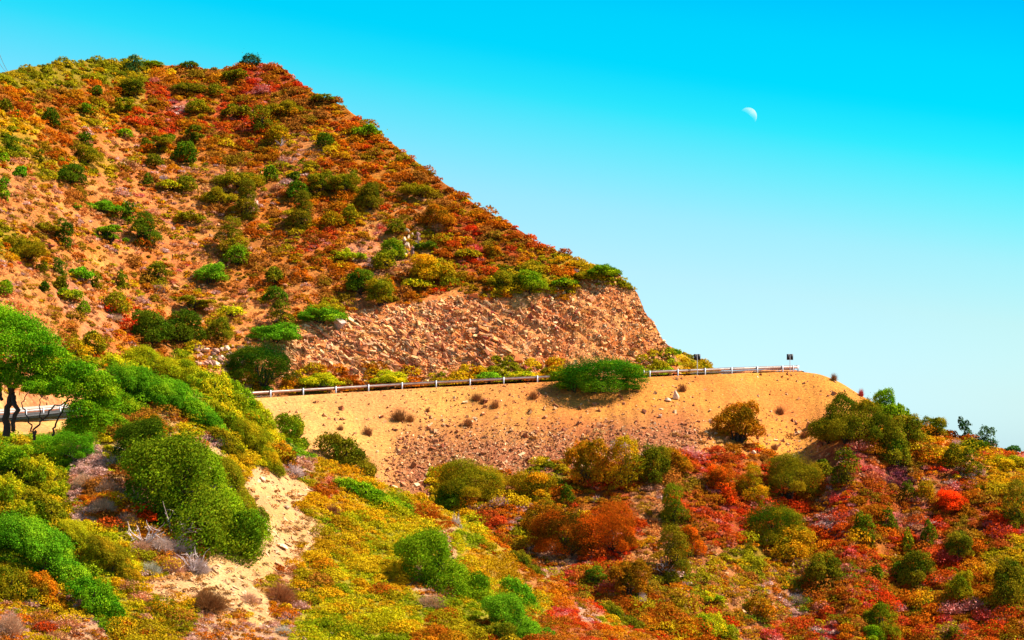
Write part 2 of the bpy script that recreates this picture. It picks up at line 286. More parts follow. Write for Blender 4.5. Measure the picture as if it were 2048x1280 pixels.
# ------------------------------------------------------------------ cover map: what grows where, V a painted shadow (photo col, row, type, density)
CP = """
40,165,L,.95;90,150,L,.95;150,135,L,.95;150,165,L,.9;210,140,L,.95;250,150,L,.9;320,160,O,.95;400,155,O,.95;460,150,Y,.9;540,155,R,.95;580,170,R,.95;610,180,R,.95
40,205,O,.9;110,190,O,.9;170,200,Y,.9;220,190,O,.85;250,200,L,.8;310,190,R,.95;310,215,R,1;350,220,M,.95;350,180,O,.9;410,190,O,.9;470,185,R,.95;520,180,R,.95;560,190,O,.9;620,210,O,.95;660,215,O,.9
50,250,Y,.85;130,255,Y,.85;190,235,Y,.8;260,240,Y,.85;330,235,R,.9;400,240,Y,.9;450,250,R,.85;500,265,R,.85;560,245,O,.8;610,240,O,.9;680,250,O,.8;730,270,Y,.9
40,300,L,.8;110,285,Y,.8;200,280,B,.6;240,300,S,0.62;300,300,Y,.8;350,290,O,.8;440,290,O,.85;500,310,O,.8;570,290,B,.6;620,300,S,0.72;700,300,O,.85;760,310,Y,.9;800,330,O,.85
40,340,S,0.75;100,330,L,.8;200,330,L,.7;260,345,B,.5;350,340,B,.6;420,330,B,.6;450,350,S,0.57;520,340,O,.6;600,330,B,.6;660,340,Y,.8;740,350,Y,.85;830,360,O,.85;870,370,O,.85
40,400,S,0.72;100,380,S,0.62;150,380,B,.5;210,380,S,0.62;260,370,S,0.62;330,400,S,0.62;400,380,S,0.57;440,410,B,.5;540,400,B,.55;570,380,B,.6;640,380,L,.8;690,390,Y,.85;740,400,L,.8;790,390,Y,.7;830,400,S,0.72;900,410,O,.9;940,430,O,.95
40,440,S,0.72;110,430,S,0.62;180,440,S,0.67;240,400,B,.5;320,440,B,.5;370,460,S,0.47;420,440,S,0.57;530,450,O,.6;570,460,B,.6;640,440,O,.7;690,460,O,.7;740,440,S,0.72;760,470,S,0.57;810,440,O,.7;850,450,B,.7;920,450,R,.9;980,470,O,.95;1030,490,R,.95
20,490,L,.8;90,490,B,.6;160,500,B,.4;230,500,S,0.62;300,510,B,.4;370,500,S,0.52;400,520,S,0.57;520,500,B,.6;580,500,O,.7;640,480,R,.7;640,520,O,.7;740,500,P,.5;800,540,S,0.72;820,500,S,0.67;900,490,O,.9;950,510,R,.9;1000,520,O,.95;1080,520,O,.95;1120,530,Y,.9;1170,535,Y,.95;1200,545,L,.95
40,540,S,0.62;120,560,S,0.57;200,560,S,0.62;270,570,B,.45;350,560,S,0.57;390,570,S,0.57;470,560,B,.5;520,560,O,.6;600,560,O,.6;650,560,B,.6;690,550,O,.6;800,560,O,.65;880,570,Y,.85;940,560,Y,.9;1000,555,L,.95;1060,560,L,.95;1110,550,Y,.95
30,600,S,0.62;90,610,S,0.62;150,600,P,.5;220,590,B,.5;290,600,B,.4;350,610,S,0.57;430,590,S,0.57;500,590,S,0.57;600,590,S,0.62;660,590,O,.6;610,620,O,.4;700,620,S,0.57
80,650,S,0.72;130,640,B,.5;200,650,P,.4;260,640,R,.45;230,690,O,.5;300,700,B,.7;390,650,B,.5;430,720,B,.5;490,670,S,0.47;510,640,S,0.42;620,680,K,.05;570,720,K,.1
230,730,O,.9;200,720,Y,.9;300,720,O,.9;400,735,O,.9;420,760,O,.9
620,765,Y,.85;680,758,O,.8;740,750,O,.7;830,748,O,.7;640,750,O,.7;880,750,L,.85;930,747,Y,.9;1000,745,L,.9;1070,740,Y,.9;1120,735,L,.8;1300,733,Y,.9;1340,732,G,.9;1370,728,Y,.9;1400,730,L,.95;1372,700,G,1;1405,715,G,1;1500,742,L,.1
700,680,K,.04;850,660,K,.04;1000,640,K,.02;1150,640,K,.02;1250,640,K,.02;1300,690,K,.04;750,620,K,.08;900,620,K,.03;1050,600,K,.02;800,710,K,.06;950,710,K,.03;1100,700,K,.02;1200,600,K,.02;660,720,K,.08
660,735,K,.05;720,730,K,.05;790,728,K,.05;850,725,K,.05;900,722,K,.05;960,722,K,.05;1020,718,K,.05;1080,715,K,.04;1140,712,K,.04;1200,710,K,.04;1260,708,K,.04;1310,705,K,.03;1325,690,K,.03;1300,660,K,.03
560,820,K,.01;700,830,K,.02;900,830,K,.03;1100,830,K,.02;1300,820,K,.02;1500,790,K,.02;1650,780,K,.02;1600,850,K,.02;800,900,K,.01;1000,900,K,.01;1200,870,K,.02;1560,900,K,.02;1640,900,K,.05;750,890,K,.01;1400,880,K,.05
1000,1010,B,.9;1050,1015,B,.9;1000,1050,R,.6;1080,1000,L,.9;1120,1020,O,.8;1040,1060,B,.9;1110,1035,O,.9;1280,1020,S,0.62;1250,1000,R,.8;1300,1060,S,0.62;1250,1050,R,.6;1400,940,O,.9;1440,930,O,.6;1400,990,R,.9;1430,1010,R,.95;1480,1010,R,.9;1390,960,B,.8;1450,970,O,.9;1480,950,O,.8;1520,930,O,.7
1380,1060,B,.7;1440,1070,R,.7;1420,1110,S,0.52;1440,1150,S,0.52;1400,1180,B,.6;1480,1120,L,.8;1450,1180,S,0.57;1470,1210,S,0.52;1520,1180,B,.6;1500,1250,S,0.57;1550,1230,S,0.62;1440,1230,Y,.7;1570,1260,O,.8
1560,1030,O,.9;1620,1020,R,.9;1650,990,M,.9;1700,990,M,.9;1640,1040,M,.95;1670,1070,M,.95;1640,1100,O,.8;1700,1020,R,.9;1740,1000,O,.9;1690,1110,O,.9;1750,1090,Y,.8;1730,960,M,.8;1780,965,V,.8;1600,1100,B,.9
1780,1000,O,.9;1820,1020,M,.85;1850,1030,M,.9;1780,1110,O,.95;1880,1030,R,.95;1850,930,O,.9;1880,950,O,.6;1880,970,S,0.62;1900,900,Y,.9;1870,900,O,.9;1930,1000,R,.9;1950,950,P,.8;1990,940,Y,.95;1980,980,Y,.95;2020,960,Y,.9;2030,915,R,.9;2000,905,O,.9;2010,1000,O,.9;1980,1030,O,.9;1960,1050,M,.9;1930,1050,O,.9;2010,1070,O,.9;2040,1110,Y,.9;1970,1100,O,.9;1990,1130,Y,.9
1720,1170,R,.9;1690,1150,R,.9;1780,1170,O,.9;1750,1200,R,.9;1850,1200,O,.9;1890,1150,O,.9;1870,1230,R,.9;1820,1200,O,.9;1950,1230,R,.95;1980,1260,R,.9;1960,1190,O,.9;1650,1210,R,.9;1620,1250,R,.9;1680,1250,R,.8;1600,1210,P,.7;1640,1270,M,.9;1840,1260,R,.95;1880,1265,M,.9;2030,1250,R,.9;1790,1220,R,.9
20,900,G,.95;60,920,L,.9;100,900,G,.9;50,960,L,.95;100,980,L,.95;30,1020,L,.95;120,1030,L,.95;70,1050,G,.95;170,1060,Y,.9;30,1080,G,.95;100,1120,G,.95;160,1170,G,.95;40,1160,L,.95;200,1230,G,.95;90,1200,B,.95;140,1230,B,.9;20,1200,B,.95;20,1260,P,.95;80,1260,O,.9;160,1260,P,.6;250,1270,L,.9;200,1110,Y,.95;240,1150,Y,.95;290,1200,O,.95;260,1210,Y,.9;320,1250,O,.95;240,1060,Y,.8
140,850,B,.7;120,860,S,0.52;190,930,P,.8;220,900,O,.6;170,970,P,.9;200,1000,O,.85;230,1030,O,.85;260,990,P,.8;290,1070,O,.9;330,1090,P,.9;370,1120,P,.9;330,1130,B,.9;300,1100,B,.9;180,1030,P,.8;280,940,B,.6;250,870,B,.8;330,840,B,.5
230,770,Y,.95;180,740,Y,.95;280,790,G,.95;330,800,G,.95;400,820,G,.95;300,840,B,.8;200,800,G,.9;380,860,O,.9;430,880,P,.8;440,840,Y,.95;480,850,Y,.95;480,810,Y,.95;540,870,Y,.95;520,920,Y,.95;470,890,Y,.9;560,910,O,.9;600,930,P,.8;450,780,Y,.95;500,800,L,.9;600,900,G,.9
400,890,P,.6;440,930,K,.15;480,940,Y,.7;520,960,K,.12;560,960,K,.1;590,980,K,.2;540,1000,K,.05;570,1030,K,.03;520,1040,K,.03;550,1080,K,.03;500,1080,K,.05;510,1120,K,.1;590,1110,K,.1;600,1060,K,.3
620,940,O,.9;650,960,R,.85;680,975,O,.85;660,930,O,.9;620,1000,X,.95;660,1040,X,.97;700,1020,X,.95;640,1090,X,.97;700,1090,X,.97;730,1040,Y,.97;760,980,Y,.95;800,990,Y,.95;830,1030,Y,.97;780,1040,Y,.97;880,1040,Y,.97;930,1080,Y,.97;900,1080,P,.5;760,1100,Y,.97;980,1100,Y,.9;1010,1150,X,.95;960,1130,O,.9;840,1080,Y,.97
620,1150,Y,.95;700,1150,Y,.97;780,1170,Y,.97;850,1200,Y,.97;640,1210,W,.97;720,1220,W,.97;800,1240,W,.95;680,1265,W,.95;880,1250,Y,.95;940,1220,Y,.95;960,1270,L,.95;860,1185,P,.7;580,1160,P,.5;580,1200,B,.95;620,1190,B,.9;560,1230,B,.9;600,1250,W,.9;540,1170,B,.8;700,1190,W,.95
1060,1150,O,.85;1100,1180,O,.9;1140,1210,R,.9;1120,1240,R,.95;1180,1220,P,.8;1170,1260,R,.9;1220,1240,Y,.85;1080,1260,R,.9;1250,1270,O,.9;1100,1130,P,.7;1060,1200,Y,.9;1300,1270,O,.9;1160,1180,R,.85;1200,1200,M,.8
450,1150,K,.08;490,1190,K,.06;440,1200,K,.25;400,1170,K,.2;460,1240,S,0.62;510,1240,K,.1;380,1230,O,.9;350,1180,K,.25;420,1260,P,.7;520,1270,P,.6;350,1220,O,.9;480,1140,K,.1;480,1270,P,.6
"""
cp = [q.split(',') for q in CP.replace('\n', ';').split(';') if q.strip()]
cpx = np.array([[float(a[0]), float(a[1])] for a in cp]); cpt = np.array([a[2] for a in cp]); cpd = np.array([float(a[3]) for a in cp])
cpt[(cpt == 'Y') & (cpx[:, 1] < 600) & (cpx[:, 0] > 260) & (cpx[:, 0] < 1100)] = 'Q'
cpt[(cpt == 'O') & (cpx[:, 0] < 520) & (cpx[:, 1] > 1100)] = 'B'
cpt[(cpt == 'Y') & (cpx[:, 0] < 420) & (cpx[:, 1] > 925)] = 'W'
kk = np.arange(len(cpt)) % 2 == 0
cpt[(cpt == 'Y') & (cpx[:, 0] < 1010) & (cpx[:, 1] > 960) & kk] = 'W'
cpt[(cpt == 'O') & (cpx[:, 0] < 1000) & (cpx[:, 0] > 600) & (cpx[:, 1] > 900)] = 'X'
cpt[(cpt == 'Y') & (cpx[:, 1] < 600) & (cpx[:, 0] <= 260) & kk] = 'Q'
cpt[(cpt == 'O') & (cpx[:, 1] > 900) & (cpx[:, 0] > 1380) & (np.arange(len(cpt)) % 3 != 0)] = 'R'
cpt[(cpt == 'Y') & (cpx[:, 1] > 900) & (cpx[:, 0] > 1380) & (cpx[:, 0] < 1960)] = 'O'
cpt[(cpt == 'O') & (cpx[:, 1] > 820) & (cpx[:, 0] < 1000) & (cpx[:, 0] > 380) & kk] = 'X'
cpt[np.isin(cpt, ['Y', 'O']) & (cpx[:, 0] < 600) & (cpx[:, 1] > 725) & (cpx[:, 1] < 925)] = 'W'
cpt[(cpt == 'L') & (cpx[:, 1] < 520) & (cpx[:, 0] > 560) & (cpx[:, 0] < 900)] = 'Q'
# palettes: linear reflectance
PAL = {
 'Y': [(.66, .40, .008), (.54, .36, .008), (.66, .30, .006), (.36, .27, .006)],
 'X': [(.62, .30, .006), (.60, .23, .005), (.54, .35, .008), (.40, .20, .005)],
 'W': [(.50, .42, .006), (.34, .36, .006), (.62, .42, .008), (.22, .26, .005)],
 'O': [(.56, .13, .006), (.62, .20, .006), (.42, .18, .006), (.38, .08, .005)],
 'R': [(.60, .040, .006), (.54, .09, .006), (.60, .065, .015), (.38, .13, .006)],
 'M': [(.62, .09, .07), (.55, .06, .03), (.66, .24, .20), (.56, .14, .02)],
 'V': [(.18, .04, .07), (.12, .03, .05), (.3, .06, .06), (.1, .04, .03)],  # dark purple paints a bush's cast shadow into the scrub colour
 'P': [(.66, .40, .32), (.52, .28, .22), (.62, .27, .13), (.46, .20, .08)],
 'L': [(.24, .21, .006), (.36, .30, .006), (.14, .15, .005), (.46, .30, .008)],
 'G': [(.13, .28, .006), (.22, .36, .006), (.08, .18, .005), (.34, .40, .008)],
 'B': [(.42, .14, .02), (.28, .10, .012), (.50, .16, .02), (.26, .15, .008)],
 'S': [(.66, .26, .06), (.56, .17, .04), (.70, .36, .14), (.38, .20, .01)],
 'Q': [(.54, .14, .006), (.38, .19, .006), (.58, .11, .006), (.28, .15, .005)],
 'K': [(.56, .26, .07), (.46, .18, .04), (.30, .12, .03), (.54, .32, .12)],
}
PALA = {k: np.array(v) for k, v in PAL.items()}
def cover_lookup(px, py):
    """arrays of photo positions -> (type index, density) from the wobbling nearest cover point"""
    px = np.asarray(px, float); py = np.asarray(py, float); out = np.empty(px.shape, int)
    x = px+26*fbm(px/45, py/45, o=2, seed=40); y = py+20*fbm(px/45, py/45, o=2, seed=50)
    xf, yf, of = x.ravel(), y.ravel(), out.ravel()
    for s in range(0, len(xf), 20000):
        d = (xf[s:s+20000, None]-cpx[None, :, 0])**2+((yf[s:s+20000, None]-cpx[None, :, 1])*1.15)**2
        of[s:s+20000] = np.argmin(d, 1)
    return of.reshape(px.shape)
TC = cover_lookup(np.clip(np.broadcast_to(PX[None, :], GPY.shape), -40, 2090), np.clip(GPY, 100, 1300))
pal_mean = {k: v.mean(0) for k, v in PALA.items()}
tmean = np.array([pal_mean[t] for t in cpt])
lit = tmean[TC]; den = cpd[TC][..., None]
def base_for(seg):
    X = np.broadcast_to(PX[None, :], GPY.shape)
    n = fbm(GX/3, GD/3, GZ/3, 3, 60)[..., None]; n2 = fbm(GX/14, GD/14, GZ/14, 2, 70)[..., None]
    if seg == 'near':
        c = np.array([.60, .32, .12])+n*.07
    elif seg == 'lower':
        c = np.array([.38, .11, .035])+n*np.array([.12, .06, .04])
    elif seg == 'bank':
        w = np.clip((X-560)/600, 0, 1)[..., None]
        c = np.array([.66, .315, .095])*(1-w)+np.array([.60, .215, .038])*w
        f7 = np.clip(GS-7, 0, 1)[:, None]                       # 0 at the toe, 1 at the road
        scr = np.clip(1.55-2.3*f7+.35*n[..., 0], 0, 1)*np.clip((X-770)/60, 0, 1)*np.clip((1440-X)/60, 0, 1)
        c = c*(1-scr[..., None])+np.array([.40, .13, .05])*scr[..., None]
        c = c*(1+.12*n+.12*n2)
    elif seg == 'rock':
        w = np.clip(n*1.6+.5, 0, 1); c = np.array([.74, .30, .09])*w+np.array([.56, .15, .03])*(1-w)
        lw = np.clip((700-X)/300, 0, 1)[..., None]; c = c*(1-lw*.5)+np.array([.52, .23, .09])*lw*.5
    else:
        c = np.array([.64, .195, .045])+n*np.array([.12, .08, .04])
        w = np.clip((X-700)/400, 0, 1)[..., None]; c = c*(1-w*.4)+np.array([.55, .22, .09])*w*.4
    return np.clip(c, .02, .95)
hid = (GPY > 1330) | ((GS > 4) & (GS < 5.2))[:, None]; lit = np.where(hid[..., None], np.array([.30, .24, .03]), lit)
BANDS = [('near_hillside', 0, 4, M_near, 'near'), ('valley_slope', 4, 7, M_soil, 'lower'), ('embankment', 7, 9, M_sand, 'bank'),
         ('rock_face', 9, 10, M_rockf, 'rock'), ('hillside', 10, 15, M_soil, 'hill')]
nc = len(PX)
for name, a, b, mat, kd in BANDS:
    r0 = sum(SEG[:a]); r1 = sum(SEG[:b])
    c = base_for(kd)[r0:r1+1]; dn = den[r0:r1+1]
    if kd in ('near', 'lower', 'hill'):
        k = np.clip(dn*1.1-.15, 0, .9); c = c*(1-k)+lit[r0:r1+1]*.62*k
    V = np.stack([GX[r0:r1+1], GD[r0:r1+1], GZ[r0:r1+1]], -1).reshape(-1, 3)
    nr = r1-r0+1; idx = np.arange(nr*nc).reshape(nr, nc)
    Fq = np.stack([idx[:-1, :-1], idx[:-1, 1:], idx[1:, 1:], idx[1:, :-1]], -1).reshape(-1, 4)
    o = obj_np(name, V, Fq, mat, c.reshape(-1, 3), flat=(kd == 'rock')); o['kind'] = 'structure'
sea = obj_np('sea', np.array([(-14000, 300, -80), (14000, 300, -80), (14000, 20000, -80), (-14000, 20000, -80)]), np.array([[0, 1, 2, 3]]), M_sea)
sea['kind'] = 'structure'

# ------------------------------------------------------------------ foliage builders (numpy)
def unit(v): return v/np.maximum(np.linalg.norm(v, axis=-1, keepdims=True), 1e-9)
def cards(C, Nn, size, r, quad=True, aspect=.6):
    """small leaf faces at centres C facing Nn -> verts, faces"""
    n = len(C); a = unit(np.cross(Nn, r.normal(size=(n, 3)))); b = np.cross(Nn, a); s = np.asarray(size).reshape(-1, 1)
    if quad:
        V = np.stack([C-a*s, C+b*s*aspect, C+a*s, C-b*s*aspect], 1).reshape(-1, 3)
        return V, np.arange(4*n).reshape(n, 4)
    V = np.stack([C-a*s-b*s*.5, C+a*s-b*s*.5, C+b*s*.8], 1).reshape(-1, 3)
    return V, np.arange(3*n).reshape(n, 3)
def sticks(A, B, w, r):
    """thin twigs from A to B as slim tapering triangles (two crossed)"""
    n = len(A); d = unit(B-A); s = unit(np.cross(d, r.normal(size=(n, 3)))); w = np.asarray(w).reshape(-1, 1)
    s2 = np.cross(d, s)
    V = np.stack([A-s*w, A+s*w, B, A-s2*w, A+s2*w, B], 1).reshape(-1, 3)
    return V, np.arange(6*n).reshape(2*n, 3)
def lobe_leaves(lobes, n, leaf, r, up=.25, jit=.85, spread=(.66, 1.0)):
    """leaves over a cluster of lobes; lobes (k,6): centre xyz, radii xyz. Leaves buried in other lobes are dropped."""
    lobes = np.asarray(lobes, float); wt = (lobes[:, 3]*lobes[:, 5])**.9; wt /= wt.sum()
    k = r.choice(len(lobes), size=int(n*1.6), p=wt); d = unit(r.normal(size=(len(k), 3)))
    d[:, 2] = np.where((d[:, 2] < -.45), -d[:, 2], d[:, 2])
    rad = r.uniform(spread[0], spread[1], len(k))[:, None]
    rad = rad*(1+.30*vnoise(d[:, 0]*2.6+k*7.1, d[:, 1]*2.6, d[:, 2]*2.6, 3))[:, None]
    far = r.uniform(size=len(k)) < .16; rad[far] *= 1+np.abs(r.normal(size=(int(far.sum()), 1)))*.20
    C = lobes[k, :3]+d*lobes[k, 3:6]*rad
    keep = np.ones(len(C), bool)
    for i, lb in enumerate(lobes):
        q = (((C-lb[:3])/lb[3:6])**2).sum(1); keep &= ~((q < .42) & (k != i))
    idx = np.nonzero(keep)[0][:n]; C = C[idx]; d = d[idx]; k = k[idx]
    N = unit(d+r.normal(size=d.shape)*jit+np.array([0, 0, up]))
    hue = r.normal(size=len(lobes))                           # each bough its own tint
    v = np.clip(1+.20*hue[k]+.30*r.normal(size=len(C)), .35, 2.0)
    w2 = r.normal(size=len(C))*.10+.22*(r.uniform(size=len(C)) < .12)+.12*vnoise(C[:, 0]*2.2/max(1e-6, np.ptp(C[:, 0]))*2, C[:, 1]*4/max(1e-6, np.ptp(C[:, 1])), C[:, 2]*4/max(1e-6, np.ptp(C[:, 2])), 8); cols = np.stack([v*(1+.16*hue[k]+w2), v*(1-.2*w2), v*(1-.05*hue[k])], 1)
    sz = leaf*r.uniform(.65, 1.35, len(C))
    return C, N, sz, cols
def lobes_for(shape, r):
    L6 = []
    if shape == 'round':
        for i in range(26):
            a = r.uniform(0, 2*math.pi); z = r.uniform(.15, 1)**.8; q = math.sqrt(max(0, 1-(z*.92)**2))*r.uniform(.35, .85)
            s = r.uniform(.20, .40); L6.append((math.cos(a)*q*.8, math.sin(a)*q*.8, z*.95+.12, s, s, s*.9))
        L6.append((0, 0, .65, .62, .62, .6))
    elif shape == 'wide':
        for i in range(30):
            a = r.uniform(0, 2*math.pi); q = math.sqrt(r.uniform(0, 1))*.82; z = (1-q**2)*r.uniform(.45, 1)*.55
            s = r.uniform(.16, .30); L6.append((math.cos(a)*q, math.sin(a)*q, z+.12, s, s, s*.8))
        L6.append((0, 0, .25, .7, .7, .32))
    elif shape == 'tall':
        for i in range(30):
            a = r.uniform(0, 2*math.pi); z = r.uniform(.1, 1.9); q = (math.sin(min(1, (z+.25)/2.2)*math.pi)**.6)*r.uniform(.2, .62)
            s = r.uniform(.22, .42); L6.append((math.cos(a)*q, math.sin(a)*q, z, s, s, s))
    elif shape == 'juniper':
        for i in range(46):
            a = r.uniform(0, 2*math.pi); z = r.uniform(0, 1)**.85; q = (1-z**2.2)**.5*.68*r.uniform(.75, 1.0)
            s = r.uniform(.17, .27)*(1.15-z*.4); L6.append((math.cos(a)*q, math.sin(a)*q, z*1.75+.12, s, s, s*1.5))
        L6.append((0, 0, .85, .5, .5, .85))
    elif shape == 'open':
        for i in range(17):
            a = r.uniform(0, 2*math.pi); q = r.uniform(.1, .85); z = r.uniform(.45, 1.15)-(q**2)*.3
            s = r.uniform(.16, .30); L6.append((math.cos(a)*q, math.sin(a)*q, z, s, s, s*.75))
    elif shape == 'swept':       # wind-shaped hummock, long axis x
        for i in range(46):
            u = r.uniform(-.92, .92); a = r.uniform(0, math.pi); h = (1-u*u)**.5
            q = r.uniform(.5, .9)*h; s = r.uniform(.14, .26)
            s *= r.choice([.7, 1, 1.25]); L6.append((u, math.cos(a)*q*.62, math.sin(a)*q*.50+.03, s*1.15, s, s*.85))
        L6.append((0, 0, .15, .85, .42, .32))
    L6 = [(a*r.uniform(.9, 1.12), b*r.uniform(.9, 1.12), c*r.uniform(.88, 1.15), d*q, e*q, f*q) for (a, b, c, d, e, f) in L6 for q in [r.choice([.9, 1.0, 1.15] if shape in ('juniper', 'tall') else [.6, .85, 1.0, 1.25])]]
    return L6
def make_proto(shape, lod, seed):
    r = np.random.default_rng(seed)
    n, leaf, tw = {'s': (620, .125, 0), 'm': (2800, .058, 26), 'l': (13000, .028, 60), 'x': (62000, .0128, 120)}[lod]
    if shape == 'dry':
        n = {'s': 260, 'm': 900, 'l': 3200, 'x': 7000}[lod]; w = {'s': .030, 'm': .014, 'l': .0075, 'x': .004}[lod]
        d = unit(r.normal(size=(n, 3))*[1, 1, .8]+[0, 0, .55]); d[:, 2] = abs(d[:, 2])
        A = d*r.uniform(.1, .7, (n, 1))*[1, 1, .7]; B = A+unit(d+r.normal(size=d.shape)*.45)*r.uniform(.2, .45, (n, 1))
        V, Fc = sticks(A, B, w*np.ones(n), r); c = np.repeat(r.uniform(.55, 1.3, n), 6)
        return mesh_np('twigs', V, Fc, M_twig, np.stack([c, c*.97, c*.97], 1))
    if shape == 'tuft':
        n = {'s': 130, 'm': 420, 'l': 900, 'x': 1500}[lod]; w = {'s': .035, 'm': .016, 'l': .011, 'x': .009}[lod]
        a = r.uniform(0, 2*math.pi, n); e = np.abs(r.normal(0, .55, n)); A = np.stack([np.cos(a)*.35, np.sin(a)*.35, 0*a], 1)*r.uniform(0, 1, (n, 1))
        B = A+np.stack([np.cos(a)*np.sin(e), np.sin(a)*np.sin(e), np.cos(e)], 1)*r.uniform(.35, .95, (n, 1))
        V, Fc = sticks(A, B, w*np.ones(n), r); c = np.repeat(r.uniform(.5, 1.35, n), 6)
        return mesh_np('twigs', V, Fc, M_twig, np.stack([c, c, c], 1))
    C, N, sz, cols = lobe_leaves(lobes_for(shape, r), n, leaf, r)
    V, Fc = cards(C, N, sz, r, quad=True)
    return mesh_np('foliage', V, Fc, M_leaf, np.repeat(cols, 4, 0))
_protos = {}
def proto(shape, lod, var):
    k = (shape, lod, var)
    if k not in _protos: _protos[k] = make_proto(shape, lod, hash_str(shape+lod)+var*13)
    return _protos[k]
def hash_str(s): return sum(ord(ch)*(i*7+3) for i, ch in enumerate(s)) % 9973
def tube_np(path, radii, sides=6):
    path = np.asarray(path, float); n = len(path); V = []
    for i in range(n):
        d = unit(path[min(i+1, n-1)]-path[max(i-1, 0)]); u = unit(np.cross(d, [.3, .9, .2])); v = np.cross(d, u)
        for k in range(sides):
            a = 2*math.pi*k/sides; V.append(path[i]+radii[i]*(math.cos(a)*u+math.sin(a)*v))
    Fc = []
    for i in range(n-1):
        for k in range(sides):
            a, b = i*sides+k, i*sides+(k+1) % sides; Fc.append((a, b, b+sides, a+sides))
    return np.array(V), np.array(Fc)
def join(parts):
    Vs, Fs, o = [], [], 0
    for V, Fc in parts: Vs.append(V); Fs.append(Fc+o); o += len(V)
    return np.concatenate(Vs), np.concatenate(Fs)
def wob(a, b, n, r, k=.08):
    a, b = np.array(a, float), np.array(b, float); Lg = np.linalg.norm(b-a)
    t = np.linspace(0, 1, n)[:, None]; w = np.cumsum(r.normal(size=(n, 3))*k*Lg/n**.5, 0); w -= w[0]; w -= t*w[-1]*.6
    return a+(b-a)*t+w
_stems = {}
def stem_mesh(shape, var):
    k = (shape, var)
    if k not in _stems:
        r = np.random.default_rng(hash_str(shape)+var+500); parts = []
        h = {'juniper': 1.7, 'tall': 1.7, 'swept': .4, 'wide': .5}.get(shape, .95)
        sp = .15 if shape in ('juniper',) else .6
        for i in range(9):
            a = r.uniform(0, 2*math.pi); q = r.uniform(.2, 1)*sp
            p = wob((r.uniform(-.06, .06), r.uniform(-.06, .06), -.12), (math.cos(a)*q, math.sin(a)*q*.7, h*r.uniform(.6, .95)), 6, r)
            parts.append(tube_np(p, np.linspace(.045, .012, 6), 5))
            for j in range(2):
                e = p[3]+np.array([r.uniform(-.3, .3), r.uniform(-.3, .3), r.uniform(.05, .3)])
                parts.append(tube_np(wob(p[2+j], e, 4, r), np.linspace(.02, .006, 4), 4))
        V, Fc = join(parts); _stems[k] = mesh_np('stem', V, Fc, M_bark)
    return _stems[k]

# object tints (linear)
TINT = {
 'dk': (.085, .145, .005), 'dko': (.18, .17, .006), 'ol': (.27, .225, .006), 'gr': (.19, .30, .006), 'vg': (.14, .32, .008), 'yg': (.42, .42, .008),
 'ye': (.44, .38, .008), 'or': (.52, .21, .006), 'bo': (.40, .17, .006), 'rd': (.62, .065, .006), 'ro': (.58, .13, .006), 'bl': (.045, .11, .025),
 'rb': (.50, .11, .006), 'hb': (.17, .22, .006), 'gy': (.74, .60, .52), 'pk': (.78, .47, .30), 'br': (.46, .20, .07), 'jn': (.20, .21, .006), 'mg': (.62, .12, .10), 'jd': (.11, .14, .005), 'go': (.42, .26, .006),
}
HEIGHT = {'round': 1.35, 'wide': .88, 'tall': 2.25, 'juniper': 2.15, 'open': 1.35, 'swept': .62, 'dry': 1.0, 'tuft': 1.0}
PLACED = []
def plant(shape, cx, cy, w, h, tint, label, name='shrub', cat='shrub', group=None, tilt=0, D=None, lod=None, stems=None):
    r = random.Random(int(cx*31+cy*17)); sq = math.hypot
    if cy > 900 and cx > 1000 and shape in ('round', 'tall', 'juniper', 'wide'): w *= 1.08; h *= 1.08
    if cy < 640 and shape != 'dry': w *= 1.16; h *= 1.12
    gy = cy+.30*h; k = 0
    while hit(cx, gy) is None and k < 60: gy += 1.5; k += 1
    g = hit(cx, gy); Dg = g[0] if g else 250.0; foot = None
    if D is None: D = Dg
    if k and shape != 'swept': foot = max(cy+.47*h, gy+1); h = foot-(cy-h/2)
    half = w/2/F*D
    ca, sa = abs(math.cos(math.radians(tilt))), abs(math.sin(math.radians(tilt)))
    lod = lod or ('s' if w < 34 else 'm' if w < 62 else 'l' if w < 125 else 'x')
    var = r.randrange(2 if lod == 'x' else 3 if lod == 'l' else 4)
    H = h/F*D
    if tilt and shape == 'swept':
        tt = math.radians(tilt); base = P(cx-.36*h*math.sin(tt), cy+.36*h*math.cos(tt), D)
    else: base = P(cx, foot if foot else cy+h*.47, D)
    big = (w >= 50 if stems is None else stems) and shape not in ('dry', 'tuft')
    scale = (half*1.02, half*1.02, H/HEIGHT[shape])
    if shape in ('round', 'open', 'wide'): scale = (half*1.2, half*1.2, H/HEIGHT[shape]*.97)
    if shape in ('juniper', 'tall'): scale = (half*1.22, half*1.22, H/HEIGHT[shape])
    flatb = False
    if w > 95 and shape in ('round', 'wide'): scale = (scale[0], scale[1]*.62, scale[2]); flatb = True
    me = proto(shape, lod, var); col = list(TINT[tint])
    j = 1+r.uniform(-.13, .13); col = [max(0, c*j*(1+r.uniform(-.08, .08))) for c in col]+[1]
    rot = (0, math.radians(tilt), 0 if shape == 'swept' else r.choice((0, 3.14)) if flatb else r.uniform(0, 6.28))
    if big:
        root = empty(name, base, rot)
        f = link(bpy.data.objects.new('foliage', me), root); f.scale = scale; f.color = col
        s = link(bpy.data.objects.new('stem', stem_mesh(shape, var % 2)), root); s.scale = scale
    else:
        root = link(bpy.data.objects.new(name, me)); root.location = base; root.rotation_euler = rot; root.scale = scale; root.color = col
    tag(root, label, cat, group); PLACED.append((cx, cy, w, h))
    return root

